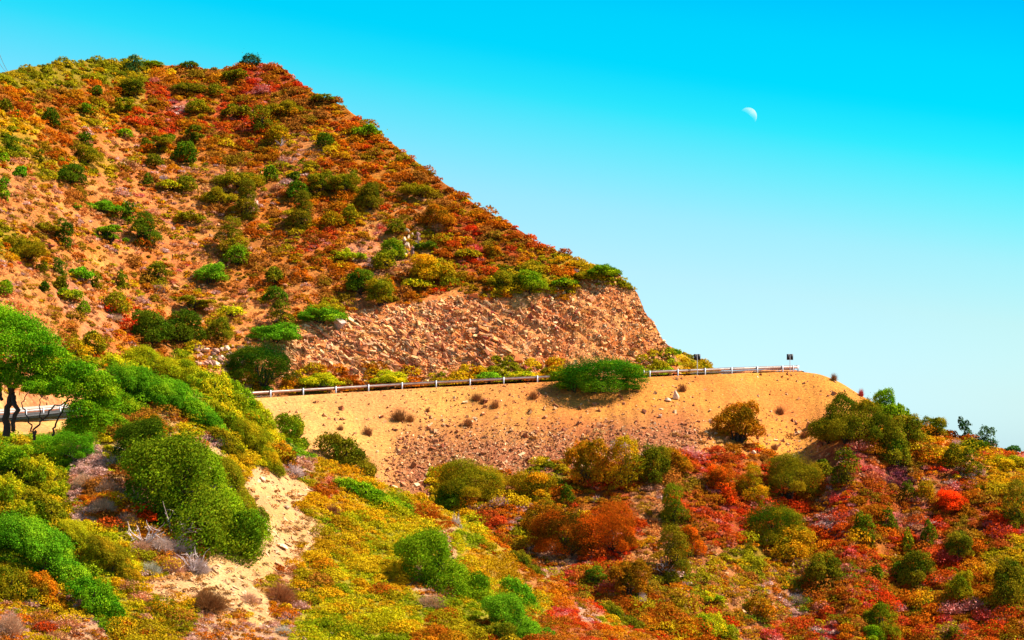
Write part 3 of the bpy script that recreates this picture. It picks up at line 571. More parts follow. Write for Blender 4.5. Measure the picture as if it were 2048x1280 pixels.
# ------------------------------------------------------------------ ground cover: uncountable low scrub, one object per slope
def cover(name, n, region, rpx, leafpx, per, types=None, seed=1, label_kind='stuff', dens=1.0, lit_only=None, twig=False, flat=.6, maxseg=None, minseg=None):
    r = np.random.default_rng(seed)
    x0, y0, x1, y1 = region; px = r.uniform(x0, x1, n); py = r.uniform(y0, y1, n)
    ti = cover_lookup(px, py); keep = r.uniform(size=n) < cpd[ti]**1.1*dens
    if types: keep &= np.isin(cpt[ti], list(types))
    C, R, TI = [], [], []
    for a, b, t in zip(px[keep], py[keep], ti[keep]):
        g = hit(a, b)
        if not g: continue
        if maxseg is not None and g[2] > maxseg: continue
        if minseg is not None and g[2] < minseg: continue
        C.append((((a-CX)/F)*g[0], g[0], g[1])); R.append(rpx*r.uniform(.55, 1.35)*g[0]/F); TI.append(t)
    C = np.array(C); R = np.array(R); TI = np.array(TI); m = len(C)
    if m == 0: return
    # colours: clump colour from the palette of its patch
    mixin = {'R': 'RMRROB', 'M': 'MPMRRO', 'O': 'BOOYOR', 'Y': 'OYYYYL', 'L': 'LLLYO', 'X': 'XXYXYW', 'W': 'WWYW', 'S': 'SSPBYOSM', 'B': 'BBOPYL', 'G': 'GGL', 'Q': 'QQQORQL', 'P': 'PPBO', 'V': 'V', 'K': 'K'}
    swap = np.clip((vnoise(C[:, 0]/3.5, C[:, 1]/3.5, C[:, 2]/3.5, 37)*.9+.5)*60+r.normal(size=m)*7, 0, 999).astype(int)//10; TY = np.array([mixin[cpt[t]][q % len(mixin[cpt[t]])] for t, q in zip(TI, swap)])
    colr = np.empty((m, 3))
    for t in set(TY):
        q = np.nonzero(TY == t)[0]; pal = PALA[t]
        nz = vnoise(C[q, 0]/2.4, C[q, 1]/2.4, C[q, 2]/2.4, 33)*.9+.5+r.normal(size=len(q))*.16
        nz = np.clip(nz, 0, .999)*len(pal); i0 = nz.astype(int); i1 = np.minimum(i0+1, len(pal)-1); ff = (nz-i0)[:, None]
        colr[q] = (pal[i0]*(1-ff)+pal[i1]*ff)*(.88+.24*r.uniform(size=(len(q), 1)))
    k = np.repeat(np.arange(m), per); d = unit(r.normal(size=(m*per, 3))); d[:, 2] = abs(d[:, 2])*1.0-.1
    ball = C[k]+d*R[k, None]*r.uniform(.65, 1.05, (len(k), 1))*np.array([1, 1, flat])+np.array([0, 0, 1])*R[k, None]*.12
    tw = np.isin(TY, ['P', 'S', 'M', 'V'])[k] & (r.uniform(size=len(k)) < .55)
    lf = leafpx*C[k, 1]/F*r.uniform(.6, 1.4, len(k))
    cc = colr[k]*np.clip(1+.17*r.normal(size=(len(k), 1)), .4, 1.8)
    a = np.nonzero(~tw)[0]
    N = unit(d[a]+r.normal(size=(len(a), 3))*.7+[0, 0, .3]); V, Fc = cards(ball[a], N, lf[a], r, quad=False)
    cols = np.repeat(cc[a], 3, 0)
    b = np.nonzero(tw)[0]
    if len(b):
        A = C[k[b]]+(ball[b]-C[k[b]])*.45; B = ball[b]+d[b]*lf[b, None]*1.6
        V2, F2 = sticks(A, B, lf[b]*.22, r); F2 = F2+len(V); V = np.concatenate([V, V2]); Fc = np.concatenate([Fc, F2]); cols = np.concatenate([cols, np.repeat(cc[b]*1.15, 6, 0)])
    o = obj_np(name, V, Fc, M_cover, cols)
    o['kind'] = 'stuff'
    return o
QUAL = 1.0
def cover_hidden(name, n, seed):
    """the same low scrub on the gully floor and the back of the spur, away from the sight lines of the photo"""
    r = np.random.default_rng(seed); r0, r1 = sum(SEG[:4]), sum(SEG[:6])+50
    i = r.integers(r0, r1, n); j = r.integers(60, len(PX)-60, n); C = np.stack([GX[i, j], GD[i, j], GZ[i, j]], 1); R = r.uniform(.35, 1.0, n); per = 90
    nz = vnoise(C[:, 0]/6, C[:, 1]/6, seed=66); pal = np.array([(.24, .22, .01), (.46, .34, .01), (.50, .20, .01), (.20, .24, .01)])
    colr = pal[np.clip((nz*.5+.5)*4+r.normal(size=n)*.4, 0, 3.99).astype(int)]
    k = np.repeat(np.arange(n), per); d = unit(r.normal(size=(n*per, 3))); d[:, 2] = abs(d[:, 2])-.1
    B = C[k]+d*R[k, None]*np.array([1, 1, .7]); N = unit(d+r.normal(size=d.shape)*.7); V, Fc = cards(B, N, .085*r.uniform(.6, 1.4, len(k)), r, quad=False)
    obj_np(name, V, Fc, M_cover, np.repeat(colr[k]*np.clip(1+.2*r.normal(size=(len(k), 1)), .4, 1.8), 3, 0))['kind'] = 'stuff'
cover('hill_scrub', int(23000*QUAL), (-200, 110, 1480, 790), 8.5, 2.0, 56, seed=11, minseg=8.5)
cover('hill_brush', int(2600*QUAL), (-200, 110, 1480, 790), 17, 2.1, 210, types='YOLRBXWGQ', seed=21, minseg=8.5, dens=.9, flat=.8)
cover('valley_scrub', int(14000*QUAL), (860, 860, 2300, 1400), 11, 2.0, 80, seed=12, minseg=4.2, maxseg=9)
cover('valley_brush', int(1050*QUAL), (860, 860, 2300, 1400), 25, 2.1, 330, types='YOLRBMXWG', seed=22, minseg=4.2, maxseg=9, dens=.9, flat=.8)
cover('near_scrub', int(36000*QUAL), (-200, 700, 1700, 1380), 10, 1.75, 66, seed=13, maxseg=4.1)
cover_hidden('gully_scrub', 5200, 14)
cover('near_brush', int(1500*QUAL), (-200, 740, 1700, 1380), 27, 2.0, 360, types='YOLRBXWG', seed=23, maxseg=4.1, dens=.9, flat=.7)

# ------------------------------------------------------------------ rubble
def rocks(name, pts, sizes, cols, elong=(1.6, 1.0, .55), tiltvec=None, seed=3, mat=None):
    r = np.random.default_rng(seed); n = len(pts)
    cube = np.array([(x, y, z) for x in (-1, 1) for y in (-1, 1) for z in (-1, 1)], float)*.5
    Fq = np.array([(0, 1, 3, 2), (4, 6, 7, 5), (0, 4, 5, 1), (2, 3, 7, 6), (0, 2, 6, 4), (1, 5, 7, 3)])
    V = cube[None]*np.array(elong)*r.uniform(.6, 1.5, (n, 1, 3)); V = V*(1+r.uniform(-.38, .38, (n, 8, 1)))+r.uniform(-.14, .14, (n, 8, 3))
    V *= np.asarray(sizes)[:, None, None]
    # random rotation, mostly kept to a bedding tilt if given
    q = r.normal(size=(n, 4)) if tiltvec is None else np.array([1, 0, 0, 0])+r.normal(size=(n, 4))*.22
    q /= np.linalg.norm(q, axis=1, keepdims=True); w, x, y, z = q.T
    R = np.stack([np.stack([1-2*(y*y+z*z), 2*(x*y-z*w), 2*(x*z+y*w)], -1), np.stack([2*(x*y+z*w), 1-2*(x*x+z*z), 2*(y*z-x*w)], -1), np.stack([2*(x*z-y*w), 2*(y*z+x*w), 1-2*(x*x+y*y)], -1)], 1)
    V = np.einsum('nij,nkj->nki', R, V)
    if tiltvec is not None:
        T = np.array(Matrix.Rotation(math.radians(tiltvec), 3, 'Y')); V = V@T.T
    V = V+np.asarray(pts)[:, None]
    Fc = (Fq[None]+np.arange(n)[:, None, None]*8).reshape(-1, 4)
    o = obj_np(name, V.reshape(-1, 3), Fc, mat or M_stone, np.repeat(cols, 8, 0), flat=True)
    o['kind'] = 'stuff'; return o
def scatter(n, region, accept, seed, segr=None):
    r = np.random.default_rng(seed); out = []
    px = r.uniform(region[0], region[2], n); py = r.uniform(region[1], region[3], n); u = r.uniform(size=n)
    pr = accept(px, py)
    for a, b in zip(px[u < pr], py[u < pr]):
        g = hit(a, b)
        if g and (segr is None or segr[0] <= g[2] <= segr[1]): out.append((((a-CX)/F)*g[0], g[0], g[1], a, b))
    return np.array(out)
r = np.random.default_rng(77)
# rock cut
s = scatter(60000, (400, 540, 1400, 770), lambda x, y: np.clip(.25+(x-480)/350, .2, 1)*np.clip(.6+.6*fbm(x/50, y/30, o=2, seed=91), .15, 1), 5, (9.03, 10.0))
sz = r.lognormal(-2.75, .62, len(s)); sz = np.clip(sz, .05, .7)
w = r.uniform(size=(len(s), 1)); c = np.array([.97, .54, .24])*w+np.array([.78, .24, .065])*(1-w); c[r.uniform(size=len(s)) < .14] = (.86, .58, .30); c[r.uniform(size=len(s)) < .10] = (.34, .07, .04)
tl = np.nonzero(s[:, 3] < 1020)[0]; tr = np.nonzero(s[:, 3] >= 1020)[0]
rocks('rock_ledges', s[tl, :3], sz[tl], c[tl], (2.3, 1.1, .75), 28, 6)
rocks('shattered_rock', s[tr, :3], sz[tr]*.95, c[tr], (1.3, 1.0, 1.1), None, 7)
# long dark ledges standing out of the left half of the cut
s = scatter(900, (560, 600, 1120, 735), lambda x, y: np.clip(1-(x-600)/620, .1, 1), 55, (9.08, 9.95)); sz = r.uniform(.14, .40, len(s))
w = r.uniform(size=(len(s), 1)); rocks('rock_ledges', s[:, :3], sz, np.array([.42, .12, .05])*w+np.array([.80, .45, .22])*(1-w), (3.2, 1.0, .55), 30, 56)
# scree on the embankment: reddish fragments low down, sparse stones higher up
def scree_d(x, y):
    e = np.interp(x, [500, 740, 800, 900, 1130, 1280, 1440, 1640], [1000, 915, 845, 838, 835, 838, 825, 820])
    d = np.clip((y-e)/55+.15*fbm(x/60, y/40, o=2, seed=95)*3, .085, 1)*np.clip((x-735)/90, .25, 1)
    return d*np.where(x > 1400, .25+.4*np.clip(.5-abs(x-1700)/200, 0, 1), 1)
s = scatter(52000, (520, 745, 1760, 1010), scree_d, 8, (7.0, 8.0))
sz = np.clip(r.lognormal(-2.42, .50, len(s)), .04, .45)
w = r.uniform(size=(len(s), 1)); c = np.array([.66, .29, .12])*w+np.array([.26, .07, .028])*(1-w); c[r.uniform(size=len(s)) < .15] = (.80, .50, .26)
rocks('scree', s[:, :3], sz, c, (1.6, 1.1, .7), None, 9)
# loose stones among the hill and valley scrub
s = scatter(9000, (-100, 130, 2150, 1290), lambda x, y: np.where(np.isin(cpt[cover_lookup(x, y)], ['S', 'B', 'K', 'P']), .75, .1), 10)
s = s[s[:, 1] > 150]; sz = np.clip(r.lognormal(-2.1, .5, len(s)), .05, .6)
w = r.uniform(size=(len(s), 1)); c = np.array([.72, .38, .17])*w+np.array([.46, .17, .07])*(1-w)
rocks('hillside_stones', s[:, :3], sz, c, (1.6, 1.1, .7), None, 14)
# slabs in the bare gully of the near hillside
s = scatter(9000, (320, 860, 720, 1290), lambda x, y: np.where(cpt[cover_lookup(x, y)] == 'K', .42, .03), 15, (0, 4.1))
sz = np.clip(r.lognormal(-3.2, .5, len(s)), .02, .2)
w = r.uniform(size=(len(s), 1)); c = np.array([.78, .50, .28])*w+np.array([.52, .26, .11])*(1-w)
rocks('gully_stones', s[:, :3], sz, c, (2.2, 1.3, .5), 30, 16)

# ------------------------------------------------------------------ individual plants: shape|cx|cy|w|h|tint|label|tilt|D|group
PLANTS = """
tall|266|131|30|36|bl|dark round-topped tree standing on the hilltop crest against the sky
wide|304|127|38|14|gr|low green hedge-like row just right of the dark hilltop tree
wide|378|128|30|13|dk|small isolated dark bush on the middle of the flat hilltop skyline
round|500|125|40|26|bl|bluish dark bush crowning the very peak of the hill
wide|474|150|42|28|dko|dark olive shrub just below and left of the peak bush
round|192|184|30|20|dk|small dark green bush under the left part of the hilltop
round|262|179|58|36|dko|wide olive bush beneath the dark hilltop tree
wide|376|176|54|26|dko|dark olive shrub between the two red patches near the hilltop
round|430|183|32|24|dko|dark brown-green round bush left of the red patch below the peak
round|103|239|34|38|dk|dark green bush alone on the orange slope of the upper left hill
round|10|212|28|26|dko|olive bush cut by the left edge, upper of the edge bushes
open|172|220|40|30|gr|mid green shrub right of the lone dark bush on the upper left hill
round|33|229|18|14|vg|tiny vivid green bush near the upper left edge
round|251|269|27|19|gr|small green bush below the large red patch
open|247|215|42|32|ol|loose olive shrub left of the large red patch
round|394|215|42|28|ol|olive shrub at the right border of the large red patch
wide|476|222|48|30|dko|dark olive shrub on red scrub, left of the tall green one
tall|524|243|44|60|dko|tall dark green shrub below the red patch near the peak
wide|573|217|58|32|ol|wide olive shrub right of the tall green one near the peak
round|557|272|46|36|go|brownish olive round bush above the white dead branches
round|652|286|44|30|dk|dark green bush near the middle of the right ridge
tall|172|281|28|28|dk|small upright green bush on the upper left slope
round|175|313|60|40|ol|big yellow-olive bush in the middle of the upper left slope
open|310|286|66|46|dko|wide dark olive bush in the centre of the upper hill
round|371|311|50|44|dk|dark green bush below the orange scrub at the hill centre
open|390|274|42|40|dko|olive bush directly above the dark green centre bush
round|143|352|62|44|dk|large dark green bush over the upper left gravel slope
round|41|346|28|22|vg|bright green little bush below the upper left scrub
tall|6|384|28|46|gr|green bush cut by the left edge at mid hill
tall|77|314|24|30|dko|narrow dark bush left of the big yellow-olive bush
tall|21|293|32|42|dk|dark upright bush near the left edge, upper hill
round|7|317|22|20|gr|small green bush touching the left edge above mid hill
round|308|326|38|26|dko|olive bush between the two centre bushes and the gravel
tall|297|362|20|26|dk|little dark bush left of the bright lime shrub at the hill centre
wide|340|370|50|22|yg|bright lime shrub beside a pale grey one at the hill centre
dry|328|353|32|18|gy|pale grey dry shrub above the bright lime shrub
round|373|372|42|34|dko|dark shrub with grey twiggy base right of the lime shrub
dry|446|353|22|18|gy|small pale grey dry bush above olive scrub at the hill centre
wide|478|360|80|40|ol|wide olive scrub bush left of the hill's centre line
round|540|350|28|32|dk|dark green small bush above the centre right gravel
round|588|355|28|20|dk|nearly black bush in a hollow of the central hill
wide|438|394|56|32|ol|olive bush with flat top left of the tall dark green pair
tall|493|409|58|74|dko|tall dark green and olive bush at the hill's very middle
round|595|385|42|42|dk|dark green bush stacked above a tall olive one
tall|605|430|58|70|dko|tall dark olive bush right of the middle of the hill
wide|206|414|60|26|vg|vivid green flat shrub on the sandy left slope
round|153|413|18|13|vg|tiny vivid green shrub left of the vivid flat one
tall|254|429|26|50|dk|dark upright narrow bush rising above the dark cluster on the left slope
tall|288|466|66|62|dk|dark green bush with a tall crown at the right of the left slope cluster
open|213|469|74|44|gr|spreading green bush at the left of the left slope cluster
tall|129|470|42|54|dk|dark green upright bush on the left slope above the sandy terrace
wide|50|500|86|46|ol|wide olive green thicket on the left slope by the left edge
wide|380|434|48|26|ol|low olive shrub over the sandy gap left of the hill middle
tall|461|482|62|70|ol|tall olive-green bush with a light green side above the vivid round one
round|474|512|46|44|gr|brighter green lower half clump of the tall olive-green bush
wide|90|455|52|22|ol|low olive shrub above the left slope terrace
round|664|443|42|36|go|olive-brown bush between the tall bushes and the rocky ridge
round|640|370|56|44|ol|olive bush right of the near-black hollow bush
round|690|372|56|44|ol|yellow olive bush in the thicket near the right ridge
wide|732|262|48|26|gr|green mat shrub hugging the upper right ridge line
wide|648|197|50|18|dko|dark green mat on the ridge shoulder below the peak
round|738|398|54|58|dko|tall olive green bush below the right ridge
wide|837|380|58|30|ol|olive shrub close to the right ridge skyline
round|792|459|42|30|dko|dark olive bush left of the stacked grey rocks
round|875|435|62|48|bo|dark rusty bush with black shadow near the right ridge
wide|854|492|38|22|dk|dark green small bush right of the grey rocks
round|786|505|62|46|gr|green bush directly below the grey rock stack
round|768|526|48|36|ol|olive lower neighbour of the green bush below the grey rocks
tall|700|434|32|42|ol|narrow olive bush left of the centre rocks
wide|698|511|48|28|yg|yellow-green shrub amid rusty scrub above the rock cut
round|985|504|34|24|bo|dark orange bush on red scrub beneath the right ridge
wide|935|506|40|22|ol|small olive shrub left of the dark orange bush
tall|87|541|26|32|dko|left one of two dark bushes standing side by side on the sandy terrace
tall|118|539|30|38|dk|right one of two dark bushes standing side by side on the sandy terrace
round|89|576|22|24|dk|small dark bush with a long shadow under the side-by-side pair
round|120|569|28|30|dko|dark bush above the low green shrub on the sandy terrace
wide|135|588|50|26|gr|low green shrub at the foot of a dark bush on the sandy terrace
wide|157|547|50|28|vg|vivid green low shrub right of the side-by-side pair
tall|192|562|26|38|dko|narrow dark bush right of the vivid green terrace shrub
tall|241|562|24|36|dko|narrow dark bush on straw slope, second right of the vivid terrace shrub
tall|315|549|46|44|dko|dark olive bush with grey twigs at its foot above the big twin bush
dry|320|573|36|24|gy|grey dry twigs at the foot of the dark olive bush
round|421|551|66|46|vg|vivid green round bush on the straw slope left of centre
round|8|578|34|30|gr|green bush at the left edge above the big tree
round|166|620|32|28|gr|small yellow-green bush above the big left tree's right side
round|233|612|48|46|ol|olive green bush with purple dry base above the twin bush
dry|232|632|44|22|pk|purple-pink dry scrub under the olive bush
open|394|609|74|36|ol|wide loose olive bush above the dark twin bush
wide|461|621|48|24|yg|bright lime mat shrub above the dark twin bush's right end
round|302|662|104|84|dk|left half of the big dark green twin bush in the hollow above the road
round|368|660|104|80|dk|right half of the big dark green twin bush in the hollow above the road
round|438|664|64|58|dko|dark bush with bare twigs right of the big twin bush
tall|563|634|44|58|dko|upright olive bush standing above the vivid green mat
wide|548|668|112|44|vg|vivid green mat shrub under the upright olive bush left of the rock cut
round|551|592|42|36|dk|dark round bush above the upright olive bush
round|552|557|46|36|dko|dark bush with pale twigs, topmost of the column left of the rock cut
round|521|740|150|92|dk|big dark green dome bush beside the road at the left end of the rock cut
round|185|688|58|48|ol|round olive bush right of the big left tree's crown
round|148|698|50|40|go|orange-yellow bush between the round olive bush and the big left tree
round|581|766|38|26|bo|rusty brown bush at the right foot of the big dark dome bush
round|474|773|24|16|bo|tiny rusty bush at the left foot of the big dark dome bush
round|513|775|20|16|bo|tiny rusty bush in front of the big dark dome bush
wide|532|776|24|13|vg|tiny bright green plant in front of the big dark dome bush
wide|652|618|60|34|ol|olive shrub above the vivid green one at the top left of the rock cut
wide|640|630|92|36|vg|vivid green shrub at the upper left corner of the rock cut
round|722|569|64|54|dk|dark green bush at the top of the rock cut, left of its olive neighbour
round|760|590|62|58|ol|olive green bush hanging over the top edge of the rock cut
round|855|542|78|60|go|large brownish olive bush above the middle of the rock cut
wide|830|566|46|24|yg|yellow-green shrub at the left foot of the brownish olive bush
round|888|553|50|38|go|brownish olive bush joined to the larger one, nearer the skyline
round|1060|566|68|46|gr|green bush overhanging the top edge of the rock cut at its centre
wide|1010|560|60|32|ol|olive bush left of the green one that overhangs the rock cut
wide|1128|565|46|20|gr|small dark green mat along the top edge of the rock cut
wide|1160|552|34|18|ol|small olive mat near the top right of the rock cut
wide|1205|543|64|26|gr|green bush cap at the top of the bare rock nose
dry|1152|540|26|13|gy|pale grey dry shrub left of the green cap on the rock nose
round|1200|760|196|80|vg|big dense green bush covering a gap in the guardrail
round|1150|764|110|56|gr|dark green left swelling of the bush that covers the guardrail gap
wide|1265|741|62|28|yg|yellow-green bush behind the right end of the bush at the guardrail gap|0|256
wide|977|752|50|24|vg|vivid green roadside bush behind the long guardrail left of the gap|0|257
wide|643|762|84|32|yg|yellow-green roadside bush behind the long guardrail near the dome bush|0|253
wide|783|757|80|34|yg|yellow-olive roadside bush behind the middle of the long guardrail|0|256
wide|1040|750|54|20|yg|low green roadside bush just left of the guardrail gap|0|258
round|1475|852|118|98|bo|rusty brown bush alone on the bare embankment with a dark shadow
wide|1700|846|150|112|dko|large dark green spreading bush at the right end of the embankment
round|1660|866|80|60|dko|left lobe bush of the large dark spreading one at the embankment end
round|1768|812|70|66|gr|green windswept bush rising on the right skyline behind the embankment
wide|1790|830|56|50|gr|lower right neighbour of the windswept skyline bush
round|1810|868|92|78|dko|dark green bush below the windswept skyline bush
round|1787|905|84|78|dko|yellow-tipped dark bush with a purple black shadow at its left foot
round|1870|858|62|46|dko|dark bush under the smooth right skyline
tall|1938|850|28|36|bl|small bluish leaning tree on the right skyline|-22
tall|1975|880|44|56|bl|dark open-crowned tree on the right skyline
wide|1948|890|56|28|dk|low dark bush between the two small skyline trees
wide|2026|896|30|11|bl|low bluish bush at the far right end of the skyline
tall|1940|930|44|62|dko|dark olive bush below the open-crowned skyline tree
round|1905|915|44|44|dko|dark bush left of the olive one below the skyline trees
dry|1913|884|38|34|gy|pink-grey leafless tree below the right skyline
round|1582|966|120|98|ol|large rounded yellow-olive bush below the embankment's right part
round|1643|944|54|42|dko|dark olive bush right of the large yellow-olive one
tall|1690|940|54|78|dko|upright dark olive bush below the large spreading one
dry|1659|971|24|20|gy|small grey dry shrub at the foot of the upright dark olive bush
tall|1503|978|58|72|go|brown-olive bush left of the large yellow-olive one
tall|1343|1020|58|84|jn|upright olive bush with dense crown in the middle of the lower slope
round|1350|928|62|56|bo|brown-olive bush on the edge of the scree, right of the orange ones
round|1312|936|74|82|dko|dark olive bush just right of the large orange-yellow pair
tall|1250|938|86|104|go|yellow-orange right half of the large pair at the embankment foot
round|1175|938|94|106|or|orange left half of the large pair at the embankment foot
juniper|1815|985|34|44|jd|small dark juniper left of an orange-olive one under the purple shadow
round|1851|986|38|44|go|orange-olive bush beside the small dark juniper
juniper|1727|1057|46|58|jd|dark juniper, left of the pair on the pink scrub
juniper|1773|1042|42|46|jd|round dark juniper, right of the pair on the pink scrub
juniper|1858|1072|34|56|jd|pointed dark juniper right of the narrow olive one
juniper|1816|1088|24|56|jn|narrow olive juniper left of the pointed dark one
round|1545|1060|120|84|ol|upper part of the large olive bush in the middle of the red slope
round|1590|1095|110|80|go|lower right part of the large olive bush in the middle of the red slope
round|1918|1097|66|62|dko|round dark olive bush right of the pointed juniper
tall|2032|1020|62|90|dko|tall dark bush cut by the right edge, upper of two
round|1903|1006|68|48|rd|crimson red bush on the right part of the lower slope
wide|2010|922|76|30|ye|yellow mat shrub below the far right skyline
round|1648|1144|78|74|dko|dark olive bush at the lower right of the large olive one
juniper|1753|1146|28|32|jd|tiny dark juniper alone on red scrub
round|1835|1146|92|80|dko|rounded olive green bush in the lower right part of the slope
round|1805|1150|40|46|dk|dark green left shoulder of the rounded olive green bush
round|1920|1182|62|74|ol|olive bush left of the large dark one at the right edge
round|2018|1176|84|104|dko|large dark green bush cut by the right edge near the bottom
juniper|1761|1244|78|76|jn|large conical juniper at the bottom of the picture
round|1745|1272|62|40|gr|bluish green bush in front of the large conical juniper
juniper|1909|1269|36|32|jn|small juniper touching the bottom edge at the right
round|1519|1218|56|42|bo|orange-brown bush above the lowest gravel gully
tall|1345|1118|74|104|dko|dark bush with bare grey branches left of the gravel gully
dry|1338|1140|34|44|gy|bare grey branches showing through the dark bush by the gully
round|1380|1090|60|70|ro|rusty orange bush leaning over the bare-branched dark bush
dry|1546|1142|28|22|pk|pink-grey dry bush under the large olive one
dry|1593|1192|62|26|gy|flat grey dry shrub near the lowest gravel gully
dry|1245|884|56|24|gy|lilac-grey dry shrub on the scree above the orange pair
wide|1418|1195|44|26|yg|bright green shrub at the foot of the gravel gully
swept|1432|1258|90|40|yg|yellow-green mound at the bottom edge left of the lowest gully|24
swept|1240|1232|90|30|dko|olive mound on the spur edge near the bottom|24
round|932|978|152|106|ol|large yellow-olive bush at the left foot of the scree
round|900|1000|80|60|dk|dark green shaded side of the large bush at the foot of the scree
round|1066|978|96|62|go|brownish olive bush between the large yellow-olive one and the orange pair
juniper|1132|992|34|40|jd|small dark green juniper under the brownish olive bush
dry|1192|995|32|20|gy|pink-grey dry shrub under the orange pair
round|1128|1078|132|104|rb|left one of two big red bushes behind the yellow spur
round|1220|1072|130|112|ro|right one of two big orange-red bushes behind the yellow spur
round|1085|1040|96|70|bo|brown bush up-left of the two big red ones
tall|1190|1156|48|40|dk|dark green bush at the foot of the big red bushes
round|1258|1165|84|80|bo|brown-olive bush with bare grey side below the big red bushes
dry|1285|1190|24|56|gy|bare grey branches on the right side of the brown-olive bush
round|1440|962|62|60|ro|rusty orange bush on the red slope below the lone brown one
round|1460|1000|50|40|rd|red bush below the rusty orange one on the red slope
swept|697|914|112|60|dko|dark olive dome on the near spur against the pale embankment|30
swept|738|988|118|34|gr|long dark green mat lying on the yellow spur|20
swept|806|1018|60|20|gr|short green mat continuing the long one down the yellow spur|38
swept|588|872|90|56|gr|green mound at the spur edge left of the pale embankment|56
swept|882|1138|206|104|gr|long green windswept bush in the middle of the yellow spur|38
swept|1046|1196|88|44|vg|vivid green mound, smaller of two at the bottom of the yellow spur|42
swept|1038|1246|170|70|vg|large vivid green mound at the bottom edge of the yellow spur|38
round|1000|1268|70|44|dko|dark olive bush left of the large vivid green mound
swept|1055|1128|74|28|dko|olive mat on the spur crest behind the windswept bush|36
swept|1125|1082|60|26|gr|small green mat near the spur crest below the brown bushes|30
swept|378|1000|325|170|hb|huge dark windswept bush on the near slope beside the bare gully|47
swept|432|985|270|90|gr|sunlit green crest of the huge windswept bush|48
swept|478|980|190|46|ol|yellow-olive fringe bush between the huge one and the bare gully|54
swept|466|1078|96|84|gr|lower green end of the huge windswept bush|40
swept|318|728|150|50|yg|yellow-green dome at the top of the near slope|14
swept|240|735|100|46|yg|light yellow-green mound right of the left trees|8
swept|205|765|80|40|yg|pale green mound touching the smaller left tree|10
swept|392|758|130|46|yg|yellow-green mound right below the topmost dome of the near slope|30
swept|290|778|150|52|vg|vivid green mound under the topmost dome of the near slope|22
swept|235|800|90|44|gr|green mound between the left trees and the vivid green one|20
swept|362|804|150|46|vg|vivid green tongue running right and down from the vivid mound|30
swept|418|838|100|36|vg|lower tip of the vivid green tongue on the near slope|38
swept|440|784|120|44|yg|yellow-green mound above the tip of the vivid tongue|33
swept|490|806|100|44|gr|green mound on the spur shoulder below the left end of the rail|44
swept|528|844|90|40|yg|yellow-green mound on the spur edge left of the pale embankment|52
swept|475|848|120|40|yg|yellow-green mound right of the vivid tongue's tip|40
swept|518|898|130|46|ye|long yellow mound above the top of the bare gully|48
swept|465|895|90|34|ol|olive mound left of the long yellow one above the gully|42
swept|568|915|56|30|bo|rusty small mound below the green one at the spur edge|50
swept|295|905|150|110|dk|dark upper left end of the huge windswept bush|50
round|300|856|80|54|bo|brown sparse bush between the vivid mound and the huge windswept bush
round|232|850|66|50|gr|green bush below the green mound beside the left trees
round|140|898|140|80|vg|vivid green bush under the thin-branched tree at the left
round|25|925|110|70|gr|green bush at the left edge under the dark trunk
swept|95|962|120|62|yg|yellow-green bush below the vivid one at the left|34
swept|30|1000|120|66|yg|yellow-green bush touching the left edge above the juniper mat|34
swept|112|1030|120|40|ol|olive bush strip above the juniper mat|40
swept|175|1085|140|34|ye|yellow strip bush right of the juniper mat|42
swept|240|1130|150|38|ol|olive strip bush below the salmon dry thicket|42
swept|110|1125|240|70|vg|long vivid green juniper mat running down the lower left|38
swept|35|1075|120|56|vg|vivid green juniper mat start at the left edge|40
swept|195|1205|120|56|vg|lower tip of the vivid green juniper mat in the bottom left|42
swept|100|1190|120|46|bo|brown-olive mound under the juniper mat|42
swept|30|1180|110|56|ol|olive mound at the left edge under the juniper mat|40
dry|170|955|62|40|pk|salmon dry bush at the upper left of the dry hollow
dry|215|965|66|42|pk|pinkish dry bush in the upper dry hollow, right of the salmon one
dry|262|985|60|40|gy|grey twiggy bush in the upper dry hollow
dry|205|1005|70|44|pk|salmon dry bush in the middle left of the dry hollow
dry|255|1035|70|46|pk|pinkish bush left of the red-leaved one in the dry hollow
dry|235|915|44|60|gy|grey leafless branches hanging left of the huge windswept bush
dry|320|1080|74|50|gy|pale grey brushwood below the red-leaved bush
dry|365|1085|70|50|gy|pale grey brushwood touching the foot of the huge windswept bush
dry|395|1125|64|44|gy|pale grey brushwood at the lower right end of the dry hollow
dry|345|1125|66|44|pk|salmon dry bush below the pale brushwood
dry|300|1130|60|40|gy|grey dry bush at the lower left end of the dry hollow
dry|280|1085|60|42|pk|salmon dry bush in the lower dry hollow, left of the pale brushwood
round|292|1035|60|44|rd|deep red leafy bush within the grey dry thicket
dry|415|1192|104|64|br|brown dry round bush on the lower sandy patch
dry|560|1180|90|60|br|brown dry bush right of the lower sandy patch
dry|565|1256|50|30|gy|white-grey dry shrub at the bottom edge beside the sandy patch
dry|912|1036|30|48|gy|pale grey dry shrub on the crest of the yellow spur
dry|862|1198|80|40|pk|pinkish grey dry patch in the lower yellow spur
dry|440|878|60|34|gy|grey-pink dry shrub above the bare gully
dry|585|935|60|40|gy|grey dry shrub at the upper right rim of the bare gully
dry|665|1015|44|40|br|brown dry shrub in the orange part of the yellow spur
dry|500|1190|50|40|pk|pink-brown dry shrub between the two sandy patches
dry|20|1240|70|80|pk|pink-grey dry grass clump in the bottom left corner
round|90|1255|50|26|rd|dark red low bush near the bottom left corner
"""  # huge windswept bush: its left end carries the shaded side as a darker tint
seen = set()
